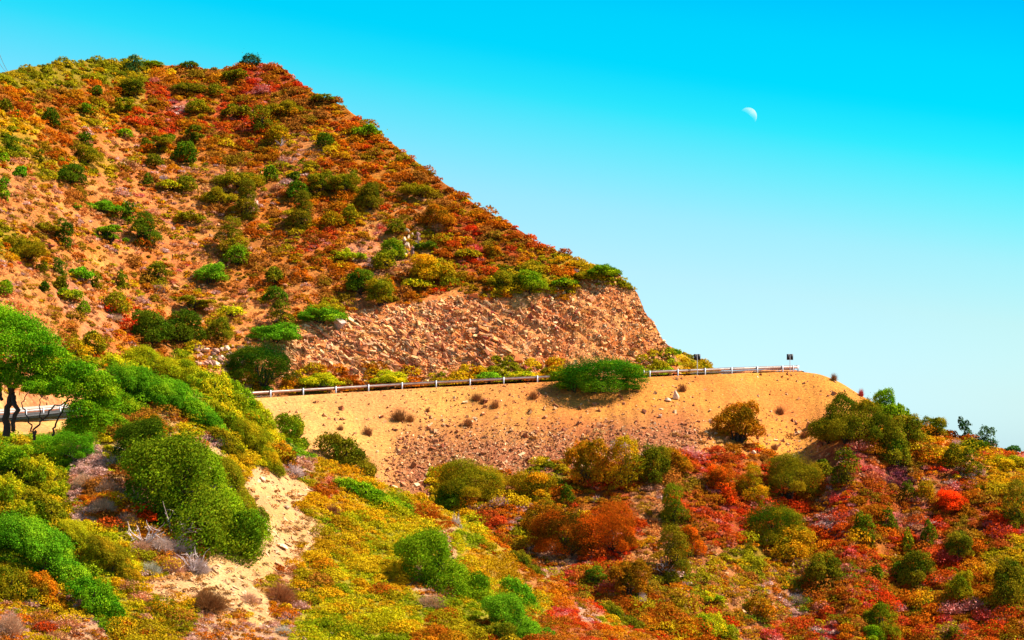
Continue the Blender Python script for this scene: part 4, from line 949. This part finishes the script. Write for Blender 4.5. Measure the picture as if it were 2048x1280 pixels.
for ln in PLANTS.strip().split('\n'):
    q = ln.split('|'); shape, cx, cy, w, h, tint, label = q[0], float(q[1]), float(q[2]), float(q[3]), float(q[4]), q[5], q[6]
    assert label not in seen, label; seen.add(label)
    tl = float(q[7]) if len(q) > 7 and q[7] else 0; D = float(q[8]) if len(q) > 8 else None
    name = {'juniper': 'juniper', 'dry': 'dry_shrub'}.get(shape, 'shrub'); cat = {'juniper': 'juniper', 'dry': 'dry shrub'}.get(shape, 'shrub')
    if 'tree' in label.split(' on ')[0].split(' in ')[0] and shape in ('tall', 'open') and 'skyline' in label: name = cat = 'tree'
    grp = ('junipers on the lower slope' if shape == 'juniper' else 'dry leafless shrubs on the slopes' if shape == 'dry' else
           'shrubs on the near spur' if shape == 'swept' else 'shrubs on the hill and valley slopes')
    lod = None
    if shape == 'dry' and w > 60: lod = 'l'
    plant(shape, cx, cy, w, h, tint, label, name, cat, grp, tilt=tl, D=D, lod=lod)

TUFTS = """
798|829|46|24|br|largest brown grass tuft on the embankment, below the rail's middle
820|836|24|16|br|small tuft touching the largest one on its right
735|862|28|18|br|brown tuft on the pale left part of the embankment
936|845|26|16|br|brown tuft at the upper edge of the scree
953|794|30|16|br|brown tuft just under the guardrail, highest of the middle three
965|803|18|12|br|tiny tuft between two larger ones under the guardrail
990|809|26|17|br|bushy tan tuft, right of the middle three under the guardrail
1067|790|28|17|br|brown tuft left of the bush in the guardrail gap
855|821|14|9|br|tiny tuft right of the largest one on the embankment
590|836|16|10|br|tiny dark tuft beneath the left end of the visible rail
681|856|18|12|br|little tuft left of the brown one on the pale embankment
1365|776|24|16|br|tan tuft right of the gap bush, above the pale boulder
1560|821|26|16|br|tan tuft above the right side of the lone rusty bush
1377|749|16|8|br|flat tuft under the first road marker sign
1060|822|14|10|br|tiny tuft in the orange soil below the gap bush
1549|894|22|12|br|flat tuft at the lower right of the lone rusty bush
1722|783|16|12|mg|reddish tuft on the embankment's right shoulder
1668|749|18|7|br|low tuft on the top of the embankment at its right end
1610|868|30|14|br|low tuft left of the large spreading bush
"""
for ln in TUFTS.strip().split('\n'):
    cx, cy, w, h, tint, label = ln.split('|')
    plant('tuft', float(cx), float(cy)-2, float(w)*1.25, float(h)*1.45, tint, label, 'grass_tuft', 'grass tuft', 'dry tufts on the embankment', lod='m')

# ------------------------------------------------------------------ boulders
def boulder(cx, cy, w, h, col, label, seed, tilt=0, group='boulders'):
    g = hit_down(cx, cy+h*.3); D = g[0]; r = random.Random(seed)
    bm_v = []; n = 14
    import bmesh
    bm = bmesh.new()
    for i in range(n):
        a, z = r.uniform(0, 6.28), r.uniform(-1, 1); q = (1-z*z)**.5*r.uniform(.8, 1.1)
        bm.verts.new((math.cos(a)*q*.5*w/F*D, math.sin(a)*q*.4*w/F*D, z*.5*h/F*D))
    bmesh.ops.convex_hull(bm, input=bm.verts); bm.normal_update()
    loose = [v for v in bm.verts if not v.link_faces]
    bmesh.ops.delete(bm, geom=loose, context='VERTS')
    me = bpy.data.meshes.new('boulder'); bm.to_mesh(me); bm.free(); me.shade_flat()
    ca = me.color_attributes.new('Col', 'FLOAT_COLOR', 'POINT')
    ca.data.foreach_set('color', [v for _ in me.vertices for v in (*col, 1)])
    me.materials.append(M_stone)
    o = link(bpy.data.objects.new('boulder', me)); o.location = P(cx, cy, D-.1); o.rotation_euler = (0, math.radians(tilt), 0)
    tag(o, label, 'boulder', group)
PALE = (.85, .55, .36); DRED = (.30, .075, .045); GREY = (.55, .36, .30)
for i, (cx, cy, w, h, c, t, lb) in enumerate([
    (1352, 790, 16, 24, PALE, 10, 'tall pale boulder on the embankment right of the gap bush'), (1336, 799, 16, 9, PALE, 20, 'flat pale rock left of the tall pale boulder'),
    (1321, 831, 10, 10, PALE, 0, 'small square pale rock below the tall boulder'), (1518, 895, 14, 8, DRED, 15, 'dark red rock at the right foot of the lone rusty bush'),
    (678, 646, 38, 24, GREY, 32, 'large tilted slab at the upper left of the rock cut'), (1507, 905, 12, 10, PALE, 0, 'tan rock below the dark red one'),
    (1003, 941, 20, 10, PALE, 8, 'pale slab at the bottom of the scree'), (1150, 905, 18, 12, PALE, 15, 'pale block above the orange bush pair on the scree'),
    (525, 958, 16, 10, PALE, 35, 'pale slab at the top of the bare gully'), (530, 1058, 26, 12, (.6, .4, .25), 42, 'long tilted slab in the middle of the bare gully'),
    (566, 1092, 28, 9, PALE, 28, 'flat pale slab in the lower bare gully'), (574, 1014, 16, 8, (.45, .3, .2), 40, 'dark slab near the right side of the bare gully'),
    (1430, 1120, 18, 9, GREY, 10, 'grey slab in the gravel gully of the lower slope'), (1532, 1188, 16, 9, PALE, 10, 'pale rock beside the flat grey dry shrub'),
    (350, 1215, 22, 10, (.7, .42, .22), 40, 'tilted slab on the lower sandy patch'), (322, 441, 18, 11, DRED, 0, 'dark red rock on the left slope right of the dark cluster'),
    (100, 492, 24, 18, DRED, 10, 'dark red outcrop left of the upright bush on the left slope')]):
    boulder(cx, cy, w, h, c, lb, 100+i, t, 'single rocks on the slopes')
rr = random.Random(5)
ORD = 'first second third fourth fifth sixth seventh eighth ninth tenth eleventh twelfth thirteenth fourteenth fifteenth sixteenth seventeenth eighteenth nineteenth twentieth'.split()
for i in range(36):
    row, k = divmod(i, 12); cx = 394+k*6.6+rr.uniform(-2, 2); cy = 697+row*14+rr.uniform(-5, 5); w = rr.uniform(9, 20); pale = rr.random() < .5
    lb = '%s boulder in the %s row of the roadside rock pile, %s from its left end' % ('pale' if pale else 'brown', ('top', 'middle', 'bottom')[row], ORD[k])
    boulder(cx, cy, w, w*rr.uniform(.5, .8), PALE if pale else (.5, .25, .17), lb, 300+i, rr.uniform(0, 40), 'rock pile beside the road')
for i in range(16):
    cx = rr.uniform(806, 838); cy = 462+i*3.2; w = rr.uniform(7, 12)
    boulder(cx, cy, w, w*rr.uniform(1.1, 2.0), PALE if rr.random() < .6 else (.35, .17, .14), 'upright jagged rock in the stacked outcrop under the right ridge, %s from its top' % ORD[i], 400+i, rr.uniform(-25, -5), 'jagged outcrop under the right ridge')

# ------------------------------------------------------------------ dead branches on the hill
def dead_branch(cx, cy, w, label, seed, n=7):
    g = hit_down(cx, cy+5); D = g[0]; r = np.random.default_rng(seed); s = w/F*D; parts = []
    for i in range(n):
        a = r.uniform(-1.2, 1.2); e = np.array([math.sin(a)*s*.6, r.uniform(-.2, .1)*s, math.cos(a)*s*.6])
        p = wob((0, 0, 0), e, 6, r, .14); parts.append(tube_np(p, np.linspace(.030, .008, 6)*s, 5))
        for j in (2, 3, 4):
            parts.append(tube_np(wob(p[j], p[j]+r.normal(size=3)*s*.16+e*.2, 4, r, .15), np.linspace(.014, .005, 4)*s, 4))
    V, Fc = join(parts); o = obj_np('dead_branch', V, Fc, M_deadwood); o.location = P(cx, cy+w*.2, D-.4); tag(o, label, 'dead branch', 'bleached dead branches')
dead_branch(562, 288, 26, 'white dead branches under the brownish olive bush near the ridge', 1)
dead_branch(1333, 1142, 44, 'bleached forked branches in front of the dark bush by the gully', 2)
dead_branch(262, 900, 60, 'grey bare branches at the top of the huge windswept bush', 3)
dead_branch(345, 1060, 90, 'long pale dead branches sprawling over the dry thicket', 4, 9)
dead_branch(290, 1075, 70, 'salmon-grey dead branches left of the sprawling pale ones', 5, 9)
dead_branch(385, 1130, 60, 'pale dead branches at the right tip of the dry thicket', 6, 9)

# ------------------------------------------------------------------ the windswept trees at the left
def tree(lobes, trunks, tint, label, n, leaf, seed):
    """lobes: photo col,row,radius px, depth; trunks: lists of (col,row,depth,radius px)"""
    r = np.random.default_rng(seed); D0 = trunks[0][0][2]; base = P(trunks[0][0][0], trunks[0][0][1], D0)
    root = empty('tree', base); L6 = []
    for (a, b, rad, dz) in lobes:
        D = D0+dz; p = P(a, b, D)-base; s = rad/F*D; L6.append((p.x, p.y, p.z, s*1.1, s*1.1, s*.85))
        for k in range(5):
            q = unit(r.normal(size=3)); L6.append((p.x+q[0]*s*.8, p.y+q[1]*s*.8, p.z+q[2]*s*.6, s*.42, s*.42, s*.34))
    C, N, sz, cols = lobe_leaves(L6, n, leaf, r, spread=(.6, 1.08))
    V, Fc = cards(C, N, sz, r, quad=True); cr = obj_np('crown', V, Fc, M_leaf, np.repeat(cols, 4, 0), root); cr.color = (.17, .34, .006, 1)
    parts = []
    for tr in trunks:
        pts = np.array([tuple(P(a, b, d)-base) for a, b, d, _ in tr]); rad = np.array([.72*w/F*d for _, _, d, w in tr])
        m = len(pts)*4; u = np.linspace(0, len(pts)-1, m); q = np.stack([np.interp(u, range(len(pts)), pts[:, k]) for k in range(3)], 1)
        q[1:-1] += r.normal(size=(m-2, 3))*.035; parts.append(tube_np(q, np.interp(u, range(len(pts)), rad), 8))
    V, Fc = join(parts); obj_np('trunk', V, Fc, M_bark, None, root)
    tag(root, label, 'tree'); return root
tree([(-60, 640, 62, 0), (-5, 655, 52, 1), (38, 672, 52, 0), (75, 695, 42, -1), (10, 705, 46, -1.5), (100, 725, 38, 0), (55, 735, 38, -1), (108, 755, 32, .5), (-50, 720, 50, 0), (82, 768, 28, 0), (132, 762, 28, 0), (0, 748, 30, 0), (148, 742, 22, 0), (25, 758, 24, -1), (58, 762, 22, -1), (-20, 775, 22, 0)],
     [[(12, 872, 92, 11), (16, 820, 92, 9), (22, 780, 92, 8), (12, 745, 92, 6), (-8, 710, 92, 4)], [(22, 790, 92, 7), (38, 750, 91.5, 5), (50, 715, 91.5, 3)], [(26, 862, 91.5, 6), (33, 815, 91.5, 7), (26, 785, 92, 6)],
      [(4, 800, 92.3, 5), (-2, 760, 92.5, 5), (4, 730, 92.5, 3)]],
     'gr', 'large windswept green tree with a dark forked trunk at the left edge', 90000, .040, 21)
tree([(160, 748, 30, 0), (125, 778, 26, -.5), (170, 785, 32, 0), (205, 805, 30, .5), (195, 765, 26, 0), (165, 822, 28, -.5), (200, 842, 24, 0), (90, 780, 18, .5), (62, 776, 16, .5), (180, 855, 26, 0), (215, 785, 16, 0), (150, 850, 20, 0)],
     [[(104, 872, 89, 3.2), (112, 850, 89, 2.6), (124, 825, 89, 2.4), (138, 795, 89, 1.8)], [(66, 868, 89, 2.6), (62, 850, 89, 2.2), (50, 825, 89, 2), (46, 800, 89, 1.6), (60, 782, 89, 1.2)],
      [(66, 860, 89, 2.6), (88, 838, 89, 2.6), (110, 812, 89, 2.2), (140, 800, 89, 1.6)], [(84, 842, 89, 2), (78, 815, 89, 1.5), (82, 790, 89, 1.2)], [(70, 862, 89, 4), (68, 880, 89, 4.5)]],
     'gr', 'smaller light green tree with thin crooked branches in front of the road', 46000, .036, 22)

# ------------------------------------------------------------------ road, guardrails, signs, wall
def z8_at(px): return float(np.interp(px, PX, z8))
def edge_pt(px, off=0.0):
    D = float(np.interp(px, PX, D_edge))+off; x = (px-CX)/F*D
    return np.array([x, D, ground_z(x, D)])
def arc_resample(pts, step):
    pts = np.array(pts); s = np.concatenate([[0], np.cumsum(np.linalg.norm(np.diff(pts, axis=0), axis=1))])
    n = max(2, int(s[-1]/step)+1); u = np.linspace(0, s[-1], n) if step < 3.5 else np.arange(0, s[-1], step)
    return np.stack([np.interp(u, s, pts[:, k]) for k in range(3)], 1)
PROF = [(-.02, .31), (.02, .31), (.085, .26), (.085, .215), (.02, .17), (.02, .14), (.085, .095), (.085, .05), (.02, 0), (-.02, 0)]   # (towards the road, up)
def sweep(path, prof, side=1):
    path = np.asarray(path); n = len(path); V = []
    for i in range(n):
        d = path[min(i+1, n-1)]-path[max(i-1, 0)]; d[2] = 0; d = unit(d); nrm = np.array([-d[1], d[0], 0])*side
        for (a, b) in prof: V.append(path[i]+nrm*a+np.array([0, 0, b]))
    k = len(prof); Fc = [(i*k+j, i*k+(j+1) % k, (i+1)*k+(j+1) % k, (i+1)*k+j) for i in range(n-1) for j in range(k)]
    return np.array(V), np.array(Fc)
def boxes(cs, half, dirs):
    Vs, Fs = [], []
    q = np.array([(x, y, z) for x in (-1, 1) for y in (-1, 1) for z in (-1, 1)], float)
    f = np.array([(0, 1, 3, 2), (4, 6, 7, 5), (0, 4, 5, 1), (2, 3, 7, 6), (0, 2, 6, 4), (1, 5, 7, 3)])
    for i, (c, d) in enumerate(zip(cs, dirs)):
        d = unit(np.array([d[0], d[1], 0.])); nn = np.array([-d[1], d[0], 0.])
        Vs.append(np.array(c)+q[:, :1]*half[0]*d+q[:, 1:2]*half[1]*nn+q[:, 2:]*half[2]*np.array([0, 0, 1])); Fs.append(f+8*i)
    return np.concatenate(Vs), np.concatenate(Fs)
def guardrail(path, label, post_step=4.0, terminal=False):
    path = arc_resample(path, 1.3); base = path[0].copy(); root = empty('guardrail', tuple(base))
    top = path+np.array([0, 0, .43])-base
    V, Fc = sweep(top, [(a, b*.50+.125) for a, b in PROF]); obj_np('rail', V, Fc, M_steel, None, root)
    V, Fc = sweep(top, [(-.025, .118), (.05, .118), (.05, 0), (-.025, 0)]); obj_np('lower_shade_band', V, Fc, M_rail_shade, None, root)  # brown band paints the shade of the beam's lower fold
    V, Fc = sweep(top, [(-.03, .335), (.05, .335), (.05, .285), (-.03, .285)]); obj_np('upper_shade_band', V, Fc, M_rail_shade, None, root)  # brown strip paints the shade line along the beam's top
    s = np.concatenate([[0], np.cumsum(np.linalg.norm(np.diff(path, axis=0), axis=1))])
    for u in np.arange(.7, s[-1], post_step):
        c = np.array([np.interp(u, s, path[:, k]) for k in range(3)]); d = np.array([np.interp(u+.3, s, path[:, k]) for k in range(3)])-c
        dd = unit(np.array([d[0], d[1], 0.])); nrm = np.array([-dd[1], dd[0], 0.])
        V, Fc = boxes([np.array([0, 0, .18])], (.065, .06, .62), [d]); pc = c-nrm*.10-base
        p = link(bpy.data.objects.new('post', mesh_np('post', V, Fc, M_post)), root); p.location = tuple(pc)
    if terminal:
        V, Fc = boxes([top[0]+np.array([0, 0, .14])], (.05, .10, .26), [(1, 0)]); obj_np('terminal', V, Fc, M_steel, None, root)
    tag(root, label, 'guardrail')
guardrail([edge_pt(px, .5) for px in np.arange(-260, 1116, 16)], 'long brown-striped white guardrail running along the road up to the big green bush')
pr = [edge_pt(px, .5) for px in np.arange(1288, 1571, 10)]
for px, D in ((1584, 263.5), (1592, 266), (1596, 269.5), (1594, 273.5)):
    x = (px-CX)/F*D; pr.append(np.array([x, D, max(ground_z(x, D), pr[-1][2])]))
guardrail(pr, 'guardrail right of the gap bush that bends round the corner at the embankment end', 3.6, True)
pr = []
for px, D in ((1589, 281), (1570, 285), (1530, 289), (1480, 292), (1430, 293), (1380, 294)):
    x = (px-CX)/F*D; pr.append(np.array([x, D, ground_z(x, D)]))
guardrail(pr, 'distant guardrail seen beneath the front one beyond the bend', 3.6)

def marker(px, label, off):
    b = edge_pt(px, off); D = b[1]; m = 1/F*D
    top = (HY-708)/F*D; h = top-b[2]; root = empty('road_marker_sign', tuple(b))
    V, Fc = tube_np(np.array([(0, 0, -.2), (0, 0, h*.5), (0, 0, h)]), [.04, .04, .04], 8); obj_np('pole', V, Fc, M_post, None, root)
    for s in (-1, 1):
        V, Fc = boxes([np.array([s*3.5*m, .07, h-5.9*m])], (2.9*m, .015, 5.9*m), [(1, 0)]); o = obj_np('sign_panel', V, Fc, M_panel, None, root)
    V, Fc = boxes([np.array([0, .10, h-2.5*m]), np.array([0, .10, h-8.5*m])], (5*m, .012, .03), [(1, 0)]*2); obj_np('bracket', V, Fc, M_post, None, root)
    tag(root, label, 'road sign', 'road marker signs on the bend')
marker(1394.5, 'left twin-panel dark sign seen from behind, against the green slope', .1)
marker(1580, 'right twin-panel dark sign seen from behind, against the sky at the bend', .3)

# the road itself: asphalt strip with edge lines, on the bench
ctr = [edge_pt(px, 4.6) for px in np.arange(-300, 1441, 20)]
for px, D in ((1480, 263.5), (1520, 265.5), (1550, 268.5), (1562, 273), (1555, 278), (1530, 282.5), (1490, 285), (1440, 286.5), (1400, 287)):
    x = (px-CX)/F*D; ctr.append(np.array([x, D, 0.]))
ctr = arc_resample(ctr, 1.0)
for k in range(3): ctr[1:-1] = (ctr[:-2]+ctr[1:-1]*2+ctr[2:])/4
def strip(name, o0, o1, lift, mat):
    V = []; n = len(ctr)
    for i in range(n):
        d = ctr[min(i+1, n-1)]-ctr[max(i-1, 0)]; d[2] = 0; d = unit(d); nn = np.array([-d[1], d[0], 0])
        for f in np.linspace(0, 1, 5):
            p = ctr[i]+nn*(o0*(1-f)+o1*f); z = ground_z(p[0], p[1]); V.append((p[0], p[1], z+lift))
    V = np.array(V); z = V[:, 2].reshape(n, 5).copy()
    if lift > 0: z[:] = np.maximum.accumulate(z[:, ::-1], 1)[:, ::-1]*0+z.mean(1, keepdims=True)+.12
    kx = np.ones(9)/9; zs = np.convolve(np.pad(z[:, 2], 4, mode='edge'), kx, 'valid'); V[:, 2] = (zs[:, None]+np.zeros(5)+lift).ravel()
    Fc = [(i*5+j, i*5+j+1, (i+1)*5+j+1, (i+1)*5+j) for i in range(n-1) for j in range(4)]
    o = obj_np(name, V, np.array(Fc), mat); o['kind'] = 'structure'
strip('road', -3.3, 3.3, .02, M_asphalt); strip('road_edge_line', -3.0, -2.85, .026, M_white); strip('road_centre_line', -.07, .07, .026, M_white)

# concrete retaining wall that shows behind the left trees, and the pale wall across the road
wp = [edge_pt(px, -.5) for px in np.arange(-260, 140, 12)]; wp = np.array(wp); wp[:, 2] = [float(np.interp((p[0]/p[1])*F+CX, PX, z8))-1.2 for p in wp]
b0 = wp[0].copy(); V, Fc = sweep(wp-b0, [(0, 1.32), (.35, 1.32), (.35, 0), (0, 0)]); o = obj_np('retaining_wall', V, Fc, M_concrete); o.location = tuple(b0)
tag(o, 'low pale concrete wall under the guardrail behind the left trees', 'wall')
wp = np.array([edge_pt(px, 8.2) for px in np.arange(-260, 140, 12)]); wp[:, 2] -= .6
b0 = wp[0].copy(); V, Fc = sweep(wp-b0, [(0, 1.5), (.3, 1.5), (.3, 0), (0, 0)]); o = obj_np('retaining_wall', V, Fc, M_concrete); o.location = tuple(b0)
tag(o, 'pale wall on the far side of the road behind the left trees', 'wall')

# ------------------------------------------------------------------ power lines over the left end of the hilltop
for i, (a, b, lb) in enumerate((((-14, 70), (18, 142), 'upper right one of two thin power lines meeting the hilltop at the left edge'), ((-26, 72), (13, 141), 'lower left one of two thin power lines meeting the hilltop at the left edge'))):
    p0 = P(a[0], a[1], 200); p1 = P(b[0], b[1]+3, 330); t = np.linspace(0, 1, 20)[:, None]
    q = np.array(p0)*(1-t)+np.array(p1)*t; q[:, 2] -= (4*t*(1-t)*.5)[:, 0]
    V, Fc = tube_np(q, [.028]*20, 5); o = obj_np('power_line', V, Fc, M_cable); tag(o, lb, 'power line', 'power lines')

# ------------------------------------------------------------------ the daytime moon: lit by the sun, seen through the bright air
m, nt = mat_new('moon'); tr = nd(nt, 'ShaderNodeBsdfTransparent'); d = nd(nt, 'ShaderNodeBsdfDiffuse', inp={'Color': (.48, .16, .15, 1)})
n = nd(nt, 'ShaderNodeTexNoise', inp={'Scale': .09, 'Detail': 4}); tc = nd(nt, 'ShaderNodeTexCoord'); nt.links.new(tc.outputs['Object'], n.inputs['Vector'])
bk = nd(nt, 'ShaderNodeNewGeometry'); ms = nd(nt, 'ShaderNodeMixShader')
rg = nd(nt, 'ShaderNodeMapRange', inp={1: .35, 2: .65, 3: .6, 4: 1.15}); nt.links.new(n.outputs[0], rg.inputs[0]); nt.links.new(mixc(nt, 'MULTIPLY', 1.0, (.22, .09, .08), rg.outputs[0]), d.inputs['Color'])
ad = nd(nt, 'ShaderNodeAddShader'); o_ = nd(nt, 'ShaderNodeOutputMaterial'); nt.links.new(tr.outputs[0], ad.inputs[0]); nt.links.new(d.outputs[0], ad.inputs[1]); nt.links.new(bk.outputs['Backfacing'], ms.inputs[0]); nt.links.new(ad.outputs[0], ms.inputs[1]); nt.links.new(tr.outputs[0], ms.inputs[2]); nt.links.new(ms.outputs[0], o_.inputs[0])
import bmesh
bm = bmesh.new(); MD = 3000.0; bmesh.ops.create_uvsphere(bm, u_segments=128, v_segments=64, radius=17.8/F*MD)
bmesh.ops.delete(bm, geom=[f for f in bm.faces if f.normal.dot(sdir) < -.02], context='FACES')      # the night side is invisible by day
me = bpy.data.meshes.new('moon'); bm.to_mesh(me); bm.free(); me.materials.append(m)
o = link(bpy.data.objects.new('moon', me)); o.location = P(1496, 233, MD); tag(o, 'pale half-lit daytime moon in the cyan sky', 'moon')
